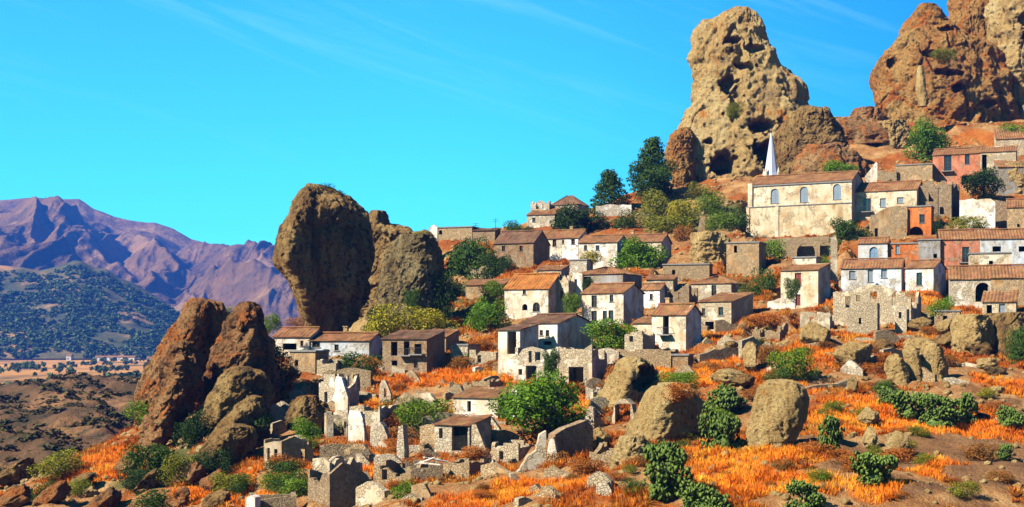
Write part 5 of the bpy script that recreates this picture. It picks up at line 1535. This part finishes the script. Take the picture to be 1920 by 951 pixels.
for i in range(48):
    px, py = (rs.uniform(1120, 1900), rs.uniform(600, 800)) if i < 24 else (rs.uniform(160, 620), rs.uniform(780, 940))
    s = rs.uniform(22, 60)
    boulder('low outcrop *', px - s / 2, px + s / 2, py - s * rs.uniform(0.35, 0.6), py, seed=200 + i, group='rock outcrops on the slope', sub=4, m=rs.choice(['boulder', 'rock', 'rock_dark', 'boulder']), amp=1.8)
for i, (cx_, cy_, w_, h_) in enumerate([(30, 890, 90, 40), (95, 930, 80, 36), (20, 935, 80, 40), (150, 905, 60, 30), (195, 940, 70, 36), (232, 868, 60, 34), (275, 905, 60, 30), (352, 888, 70, 36), (395, 905, 60, 30),
                                     (420, 862, 70, 34), (455, 835, 60, 30), (330, 935, 60, 30), (405, 935, 60, 30), (60, 862, 60, 24), (480, 815, 60, 34), (300, 860, 50, 40)]):
    o = boulder('slanting slab *', cx_ - w_ / 2, cx_ + w_ / 2, cy_ - h_ / 2, cy_ + h_ / 2, seed=300 + i, group='slanting rock slabs on the left spur', sub=4, m='rock_red' if i % 3 else 'rock_dark', amp=1.5)
    o.rotation_euler = (0, radians(-32), 0.2)
rq_ = random.Random(31)
for i in range(140):
    px, py = (rq_.uniform(490, 1120), rq_.uniform(690, 945)) if i < 100 else (rq_.uniform(1180, 1800), rq_.uniform(520, 720))
    w_ = rq_.uniform(16, 58)
    h_ = min(rq_.uniform(9, 34), w_ * 0.8)
    free_wall('wall stub *', [(px, py - h_ * rq_.uniform(.4, 1)), (px + w_ * .4, py - h_), (px + w_ * .7, py - h_ * rq_.uniform(.5, 1)), (px + w_, py - h_ * rq_.uniform(.1, .6)), py], yaw=rq_.choice([-35, -15, 15, 25, 40]), T=0.6, m=rq_.choice(['stone', 'worn', 'stone']), col=rq_.choice(['cream', 'tan', 'stone', 'white']), group='crumbling wall stubs among the ruins')


# small unnamed scrub
rs = random.Random(21)
for i in range(60):
    r_ = rs.random()
    if r_ < 0.45:
        px, py = rs.uniform(60, 560), rs.uniform(770, 940)
        if py < 830 and px < 260: continue
        s = rs.uniform(22, 44); k_, c_ = 'shrub', rs.choice('dkgqd')
        lb, gp = 'dark scrub *', 'scrub bushes on the left spur'
    else:
        px, py = rs.uniform(560, 1880), rs.uniform(640, 940)
        s = rs.uniform(14, 28); k_, c_ = 'shrub', rs.choice('gqdyq')
        lb, gp = 'green scrub *', 'scrub bushes between the ruins'
    plant(lb, px - s, px + s, py - s * 1.1, py, k_, c_, gp)
for i in range(120):
    px, py = rs.uniform(480, 1900), rs.uniform(600, 945)
    s = rs.uniform(12, 34)
    o = plant('dry bush *', px - s, px + s, py - s * rs.uniform(0.6, 1.0), py, 'dry', rs.choice('rro'), 'dry orange bushes on the slope')

# ------------------------------------------------------------------ dry grass
rn = np.random.RandomState(8)
def tufts(n, x0, x1, y0, y1, hgt, wid, seed, thr):
    rn = np.random.RandomState(seed)
    y = y0 + (y1 - y0) * rn.rand(n) ** 1.3
    x = rn.uniform(-0.40, 0.40, n) * y
    q = hzv(x, y)
    dn = q(dry) * (0.6 + 0.9 * pn(x / 2.1, y / 2.1, x * 0)) 
    k = (dn > thr - 0.3 * q(lush) + 0.25 * rn.rand(n)) & (x > x0) & (x < x1)
    x, y = x[k], y[k]
    z = hzv(x, y)(HV)
    n = len(x)
    h = hgt * rn.uniform(0.5, 1.3, n) * (0.7 + 0.5 * pn(x / 3, y / 3, x * 0 + 5))
    a = rn.uniform(0, 2 * pi, n)
    w = wid * (0.6 + 0.8 * rn.rand(n)) * (y / 130)
    lx, ly = rn.normal(size=n) * 0.35 * h, rn.normal(size=n) * 0.35 * h
    V = np.stack([np.stack([x - np.cos(a) * w, y - np.sin(a) * w, z - 0.1], -1), np.stack([x + np.cos(a) * w, y + np.sin(a) * w, z - 0.1], -1), np.stack([x + lx, y + ly, z + h], -1)], 1).reshape(-1, 3)
    return V, np.arange(n * 3).reshape(-1, 3)
m, n, l, b = mat('dry_grass')
g = G(m)
v = g.coords()
f1 = g.noise(v, 0.18, 5, 0.65)
f2 = g.noise(v, 3.0, 2, 0.5)
c_ = g.ramp(f1, [(0.32, (0.52, 0.11, 0.012)), (0.48, (0.90, 0.23, 0.013)), (0.62, (0.92, 0.40, 0.035))])
c_ = g.mix(g.attr('lush'), g.mix(1.0, c_, (0.56, 0.55, 0.8), 'MULTIPLY'), c_)
c_ = g.mix(g.ramp(f2, [(0.4, 0.0), (0.7, 0.6)]), c_, g.mix(1.0, c_, (0.55, 0.42, 0.35), 'MULTIPLY'))
l.new(c_, b.inputs['Base Color'])
tr = g.node('ShaderNodeBsdfTranslucent', {'Color': c_})
ms = g.node('ShaderNodeMixShader', {0: 0.3, 1: b.outputs[0], 2: tr.outputs[0]})
l.new(ms.outputs[0], n['Material Output'].inputs['Surface'])
V, Fc = tufts(640000, -90, 140, 96, 260, 0.62, 0.055, 1, 0.36)
o = link(bpy.data.objects.new('dry_grass', np_mesh('dry_grass', V, Fc, m, False)))
o['kind'] = 'stuff'
o['label'] = 'orange dry grass covering the village slope'
def lush_attr(o):
    me = o.data
    co = np.empty(len(me.vertices) * 3, np.float32)
    me.vertices.foreach_get('co', co)
    co = co.reshape(-1, 3)
    at = me.attributes.new('lush', 'FLOAT', 'POINT')
    at.data.foreach_set('value', hzv(co[:, 0], co[:, 1])(lush).astype(np.float32))
lush_attr(o)
rn = np.random.RandomState(77)
nb = 46
a_ = rn.uniform(0, 2 * pi, nb); e_ = rn.uniform(0.15, 1.35, nb); l_ = rn.uniform(0.7, 1.1, nb); w_ = 0.075
dx, dy, dz_ = np.cos(a_) * np.cos(e_) * l_, np.sin(a_) * np.cos(e_) * l_, np.sin(e_) * l_
CV = np.stack([np.stack([dx * .25 - np.sin(a_) * w_, dy * .25 + np.cos(a_) * w_, dz_ * .1], -1), np.stack([dx * .25 + np.sin(a_) * w_, dy * .25 - np.cos(a_) * w_, dz_ * .1], -1), np.stack([dx, dy, dz_], -1)], 1).reshape(-1, 3)
N_ = 16000
y = 98 + 190 * rn.rand(N_) ** 1.2; x = rn.uniform(-0.40, 0.40, N_) * y
q = hzv(x, y)
k = (q(dry) * (0.55 + 0.9 * pn(x / 5, y / 5, x * 0 + 9)) > 0.30 + 0.25 * rn.rand(N_)) & (x > -92)
x, y = x[k][:6500], y[k][:6500]
z = hzv(x, y)(HV)
s_ = rn.uniform(0.4, 1.25, len(x))
o = scatter_mesh('dry_scrub', np.stack([x, y, z - 0.05], -1), np.stack([s_ * 1.2, s_ * 1.2, s_ * 0.8], -1), CV, np.arange(nb * 3).reshape(-1, 3), m, 'orange dry broom clumps covering the village slope', squash=1)
lush_attr(o)
print('grass tris', len(Fc), len(x) * nb)

# ------------------------------------------------------------------ valley, far hills, mountain
def far(name, pxs, zr, D0, D1, D2, nx, ny, base, fn, m, kind='structure', shape=1.0):
    """a hill whose crest runs at distance D1, rising from D0 and falling to D2"""
    px = np.linspace(pxs[0], pxs[1], nx)
    crest = np.interp(px, [p for p, _ in zr], [(HY - r) / F * D1 for _, r in zr])
    Dv = np.concatenate([np.linspace(D0, D1, ny), np.linspace(D1, D2, max(ny // 4, 4))[1:]])
    t = np.where(Dv <= D1, (Dv - D0) / (D1 - D0), 1 - (Dv - D1) / (D2 - D1))
    t = np.clip(t, 0, 1)
    pr = (t ** shape) * (1 - 0.25 * np.sin(t * pi))
    X = ((px - CX) / F)[None] * np.minimum(Dv, D1 * 1.0)[:, None]
    Y = np.repeat(Dv[:, None], nx, 1)
    Z = base + (crest[None] - base) * pr[:, None]
    Z = Z + fn(X, Y) * np.where(Dv <= D1, np.clip(3 * t, 0, 1) * (1 - sstep(0.62, 1.0, t)) + 0.07 * t, 0.07 * t)[:, None]
    o = link(bpy.data.objects.new(name, np_mesh(name, np.stack([X, Y, Z], -1).reshape(-1, 3), grid_faces(len(Dv), nx), m)))
    o['kind'] = kind
    return X, Y, Z
BASE = -24.0
m_, n_, l_, b_ = mat('mountain_slopes')
g = G(m_)
v = g.coords()
f = g.noise(v, 0.004, 8, 0.68)
f2 = g.noise(v, 0.02, 6, 0.7)
c_ = g.ramp(f, [(0.34, (0.12, 0.07, 0.035)), (0.5, (0.30, 0.16, 0.06)), (0.63, (0.46, 0.26, 0.10))])
c_ = g.mix(g.ramp(f2, [(0.5, 0.0), (0.66, 0.8)]), c_, (0.07, 0.065, 0.04))
l_.new(c_, b_.inputs['Base Color'])
l_.new(g.bump(g.math('ADD', f2, f), 1.0, 25.0), b_.inputs['Normal'])
MT = [(-500, 400), (-200, 392), (0, 381), (60, 376), (148, 378), (160, 386), (176, 398), (215, 412), (250, 417), (290, 421), (325, 434), (360, 452), (400, 462), (440, 482), (470, 492), (510, 495), (560, 510), (640, 525), (720, 560), (800, 600)]
far('mountain', (-520, 810), MT, 2700, 4700, 6000, 620, 230, BASE, lambda X, Y: 125 * ridged(X / 520 + Y / 1500 + 0.3 * pn(X / 300, Y / 300, 0 * X), Y / 2600, 0 * X + 2, 3, 0.5) - 80 + 44 * ridged(X / 190 + 0.5 * pn(X / 200, Y / 400, 0 * X), Y / 1100, 0 * X, 4, 0.5), m_, shape=1.1)
m_, n_, l_, b_ = mat('green_hill_slopes')
g = G(m_)
v = g.coords()
f = g.noise(v, 0.012, 7, 0.7)
c_ = g.ramp(f, [(0.38, (0.05, 0.065, 0.025)), (0.5, (0.12, 0.10, 0.04)), (0.62, (0.40, 0.21, 0.08))])
l_.new(c_, b_.inputs['Base Color'])
GH = [(-500, 520), (-250, 505), (0, 498), (40, 502), (75, 508), (110, 499), (138, 489), (152, 490), (176, 502), (200, 505), (225, 522), (250, 530), (300, 560), (340, 590), (380, 615), (430, 640), (520, 655)]
gX, gY, gZ = far('green_hill', (-520, 530), GH, 1950, 2500, 2900, 300, 110, BASE, lambda X, Y: 9 * ridged(X / 150, Y / 120, 0 * X, 4) - 6, m_, shape=0.85)
# the wood on the green hill
rn = np.random.RandomState(4)
N_ = 17000
j = rn.randint(0, 104, N_); i = rn.randint(0, 299, N_)
fx, fy = rn.rand(N_), rn.rand(N_)
bil = lambda A: (A[j, i] * (1 - fx) + A[j, i + 1] * fx) * (1 - fy) + (A[j + 1, i] * (1 - fx) + A[j + 1, i + 1] * fx) * fy
X, Y, Z = bil(gX), bil(gY), bil(gZ)
k = fbm(X / 90, Y / 60, X * 0, 4, 0.6) > -0.3 + 0.2 * (rn.rand(N_) - 0.5)
s = (1.6 + 5.2 * rn.rand(N_) ** 2)[k]
wm, n_, l_, b_ = mat('far_wood')
g = G(wm)
l_.new(g.ramp(g.noise(g.coords(), 0.05, 3, 0.7), [(0.35, (0.04, 0.085, 0.02)), (0.65, (0.11, 0.16, 0.035))]), b_.inputs['Base Color'])
scatter_mesh('woodland', np.stack([X[k], Y[k], Z[k] + s * 0.4], -1), np.stack([s, s, s * 0.85], -1), TUFT_V, TUFT_F, wm, 'dark green woodland covering the far hill')

m_, n_, l_, b_ = mat('valley_fields')
g = G(m_)
v = g.coords((1, 0.55, 1))
f = g.noise(v, 0.008, 6, 0.65)
f2 = g.noise(v, 0.05, 4, 0.7)
c_ = g.ramp(f, [(0.36, (0.10, 0.085, 0.04)), (0.44, (0.48, 0.22, 0.06)), (0.6, (0.66, 0.33, 0.09))])
c_ = g.mix(g.ramp(f2, [(0.55, 0.0), (0.7, 0.8)]), c_, (0.09, 0.085, 0.04))
l_.new(c_, b_.inputs['Base Color'])
nx = 60
vx = np.linspace(-6900, 6900, nx); vy = np.concatenate([np.linspace(-400, 2600, 60), np.linspace(2700, 6900, 10)])
VX, VY = np.meshgrid(vx, vy)
VZ = np.full(VX.shape, -26.0)
o = link(bpy.data.objects.new('valley_ground', np_mesh('valley_ground', np.stack([VX, VY, VZ], -1).reshape(-1, 3), grid_faces(len(vy), nx), m_)))
o['kind'] = 'structure'

# dark scrubby rise in the middle distance
m_, n_, l_, b_ = mat('scrub_rise')
g = G(m_)
v = g.coords()
f = g.noise(v, 0.03, 7, 0.68)
f2 = g.noise(v, 0.25, 5, 0.72)
c_ = g.ramp(f, [(0.36, (0.06, 0.04, 0.02)), (0.5, (0.15, 0.08, 0.038)), (0.64, (0.34, 0.17, 0.07))])
c_ = g.mix(g.ramp(f2, [(0.5, 0.0), (0.65, 0.8)]), c_, (0.045, 0.045, 0.02))
l_.new(c_, b_.inputs['Base Color'])
l_.new(g.bump(f2, 1.0, 1.5), b_.inputs['Normal'])
rx = np.arange(-270, -40, 1.6); ry = np.arange(215, 620, 2.0)
RX, RY = np.meshgrid(rx, ry)
RZ = -27.5 + 10.5 * np.exp(-((RX + 130) / 75) ** 2 - ((RY - 455) / 110) ** 2) + 5 * np.exp(-((RX + 95) / 22) ** 2 - ((RY - 320) / 60) ** 2)
rim = sstep(0, 25, np.minimum.reduce([RX - rx[0], rx[-1] - RX, RY - ry[0], ry[-1] - RY]))
RZ = RZ + (3.4 * ridged(RX / 32 + RY / 70, RY / 45, 0 * RX, 4) + 1.3 * fbm(RX / 9, RY / 9, 0 * RX, 5, 0.6)) * rim - 3 * (1 - rim)
o = link(bpy.data.objects.new('scrub_hill', np_mesh('scrub_hill', np.stack([RX, RY, RZ], -1).reshape(-1, 3), grid_faces(len(ry), len(rx)), m_)))
o['kind'] = 'structure'
sm_, n_, l_, b_ = mat('brown_scrub')
g = G(sm_)
l_.new(g.ramp(g.noise(g.coords(), 0.12, 4, 0.7), [(0.35, (0.055, 0.065, 0.018)), (0.65, (0.14, 0.10, 0.04))]), b_.inputs['Base Color'])
rn = np.random.RandomState(14)
N_ = 22000
X = rn.uniform(-255, -60, N_); Y = rn.uniform(230, 600, N_)
k = fbm(X / 18, Y / 18, X * 0 + 3, 3) > -0.15 + 0.3 * (rn.rand(N_) - 0.5)
X, Y = X[k], Y[k]
Z = RZ[((Y - 215) / 2).astype(int), ((X + 270) / 1.6).astype(int)]
s = 0.2 + 1.1 * rn.rand(len(X)) ** 2.5
scatter_mesh('scrub', np.stack([X, Y, Z + s * 0.3], -1), np.stack([s * 1.4, s * 1.4, s * 0.9], -1), TUFT_V, TUFT_F, sm_, 'dark scrub dotted over the brown middle hill')

# valley: trees in rows and a few farm buildings
rn = np.random.RandomState(24)
N_ = 1500
X = rn.uniform(-560, -120, N_); Y = rn.uniform(700, 1900, N_)
k = (fbm(X / 60, Y / 220, X * 0 + 3, 3) > 0.12) & (np.abs(X / Y + 0.27) < 0.13)
X, Y = X[k], Y[k]
s = rn.uniform(2.0, 4.0, len(X))
scatter_mesh('valley_trees', np.stack([X, Y, -26 + s * 0.7], -1), np.stack([s, s, s * 1.0], -1), TUFT_V, TUFT_F, wm, 'dark olive trees in the valley fields')
def farm(label, px0, px1, py, hpx, D, colr):
    x0, x1 = (px0 - CX) / F * D, (px1 - CX) / F * D
    h = hpx / F * D
    R = empty('farm_building', ((x0 + x1) / 2, D, -26))
    tag(R, label, 'farm building', 'farm buildings in the valley')
    w_ = (x1 - x0) / 2
    mb = MB(); mb.box(-w_, w_, 0, 12, -1, h); mb.build('wall', M['plaster'], R, colr)
    mb = MB(); roof_patch(mb, (-w_ - .5, -.5, h), (w_ + .5, -.5, h), (w_ + .5, 6, h + 2.2), (-w_ - .5, 6, h + 2.2), per=2.0)
    roof_patch(mb, (w_ + .5, 12.5, h), (-w_ - .5, 12.5, h), (-w_ - .5, 6.05, h + 2.2), (w_ + .5, 6.05, h + 2.2), per=2.0)
    mb.build('roof', M['tile'], R)
    for k in range(max(1, int(w_ * 2 / 6))):
        mb = MB(); xx = -w_ + 2 + k * 6; mb.box(xx, xx + 1.4, -0.06, -0.004, 1.2, min(h - .5, 3.0)); mb.build('window', M['glass'], R)
farm('long low white farm building at the foot of the green hill', 178, 252, 668, 6, 1900, COL['bright'])
farm('small white tower house at the foot of the green hill', 124, 133, 668, 9, 1900, COL['bright'])
farm('small white shed right of the long farm building', 275, 292, 672, 7, 1750, COL['white'])

# ------------------------------------------------------------------ small things: antennas, poles, beams
def pole(label, px, py0, py1, D, name='antenna', cat='antenna', r=0.06, arms=2, group=None):
    x, y, z = ray(px, D, py1)
    h = (py1 - py0) / F * D
    R = empty(name, (x, y, z))
    tag(R, label, cat, group)
    mb = MB(); mb.tube((0, 0, -2), (0, 0, h), r, r * 0.7); mb.build('mast', M['iron'], R)
    for k in range(arms):
        mb = MB(); zz_ = h - 0.15 - 0.4 * k; mb.tube((-0.55, 0, zz_), (0.55, 0, zz_), r * 0.5, r * 0.5, 5); mb.build('crossarm', M['iron'], R)
pole('thin leaning antenna on the skyline beside the small bush', 929, 410, 445, 282)
pole('thin mast against the big ruined block right of the church', 1759, 352, 405, 281, 'utility_pole', 'pole', 0.1, 1)
pole('short antenna mast behind the flat roof of the skyline cream house', 892, 418, 432, 284)
for i, (p0, p1) in enumerate([((786, 868), (826, 872)), ((778, 872), (815, 858)), ((795, 858), (840, 866))]):
    D_ = 135.5
    mb = MB(); mb.tube(ray(p0[0], D_, p0[1]), ray(p1[0], D_ - 1 + i, p1[1]), 0.09, 0.08)
    o = mb.build('roof_beam', M['plaster'], None, COL['bright'])
    tag(o, 'bare pale roof beam lying across the round walled ruin', 'beam', 'bare roof beams of the ruin')
# rail of the hill track at the lower right
X0 = [ray(px, gnd(px, py), py) for px, py in ((1720, 842), (1760, 846), (1800, 850), (1850, 853), (1900, 858), (1935, 862))]

# ------------------------------------------------------------------ air
hb = MB()
hb.box(-7000, 7000, -450, 7000, -38, 560)
ho = hb.build('haze', None)
ho.data.materials.clear()
hm = bpy.data.materials.new('haze')
hm.use_nodes = True
hm.node_tree.nodes.clear()
pv = hm.node_tree.nodes.new('ShaderNodeVolumePrincipled')
pv.inputs['Color'].default_value = (0.05, 0.22, 0.95, 1)
pv.inputs['Density'].default_value = 0.000055
pv.inputs['Anisotropy'].default_value = 0.0
out = hm.node_tree.nodes.new('ShaderNodeOutputMaterial')
hm.node_tree.links.new(pv.outputs[0], out.inputs['Volume'])
ho.data.materials.append(hm)
ho['kind'] = 'stuff'

# lowered to balance the exposure and deepen shadows: reflectance of each kind of material
for m in bpy.data.materials:
    if not m.use_nodes or 'Principled BSDF' not in m.node_tree.nodes: continue
    sc = 0.63 * {'leaves': 1.0, 'fleshy_pads': 1.1, 'dry_stalks': 0.9, 'dry_grass': 1.05, 'mountain_slopes': 0.46, 'hill_ground': 0.74, 'plaster': 0.80, 'worn_plaster': 0.74, 'rubble_stone': 0.66, 'sandstone': 0.82, 'ochre_sandstone': 0.76, 'boulder_stone': 0.7, 'dark_sandstone': 0.72, 'reddish_sandstone': 0.85}.get(m.name, 0.62)
    b = m.node_tree.nodes['Principled BSDF']
    for sock in [b.inputs['Base Color']] + [n.inputs['Color'] for n in m.node_tree.nodes if n.type == 'BSDF_TRANSLUCENT']:
        if sock.is_linked:
            src = sock.links[0].from_socket
            mm = m.node_tree.nodes.new('ShaderNodeMix')
            mm.data_type, mm.blend_type = 'RGBA', 'MULTIPLY'
            mm.inputs[0].default_value = 1.0
            mm.inputs[7].default_value = (sc, sc, sc, 1)
            m.node_tree.links.new(src, mm.inputs[6])
            m.node_tree.links.new(mm.outputs[2], sock)
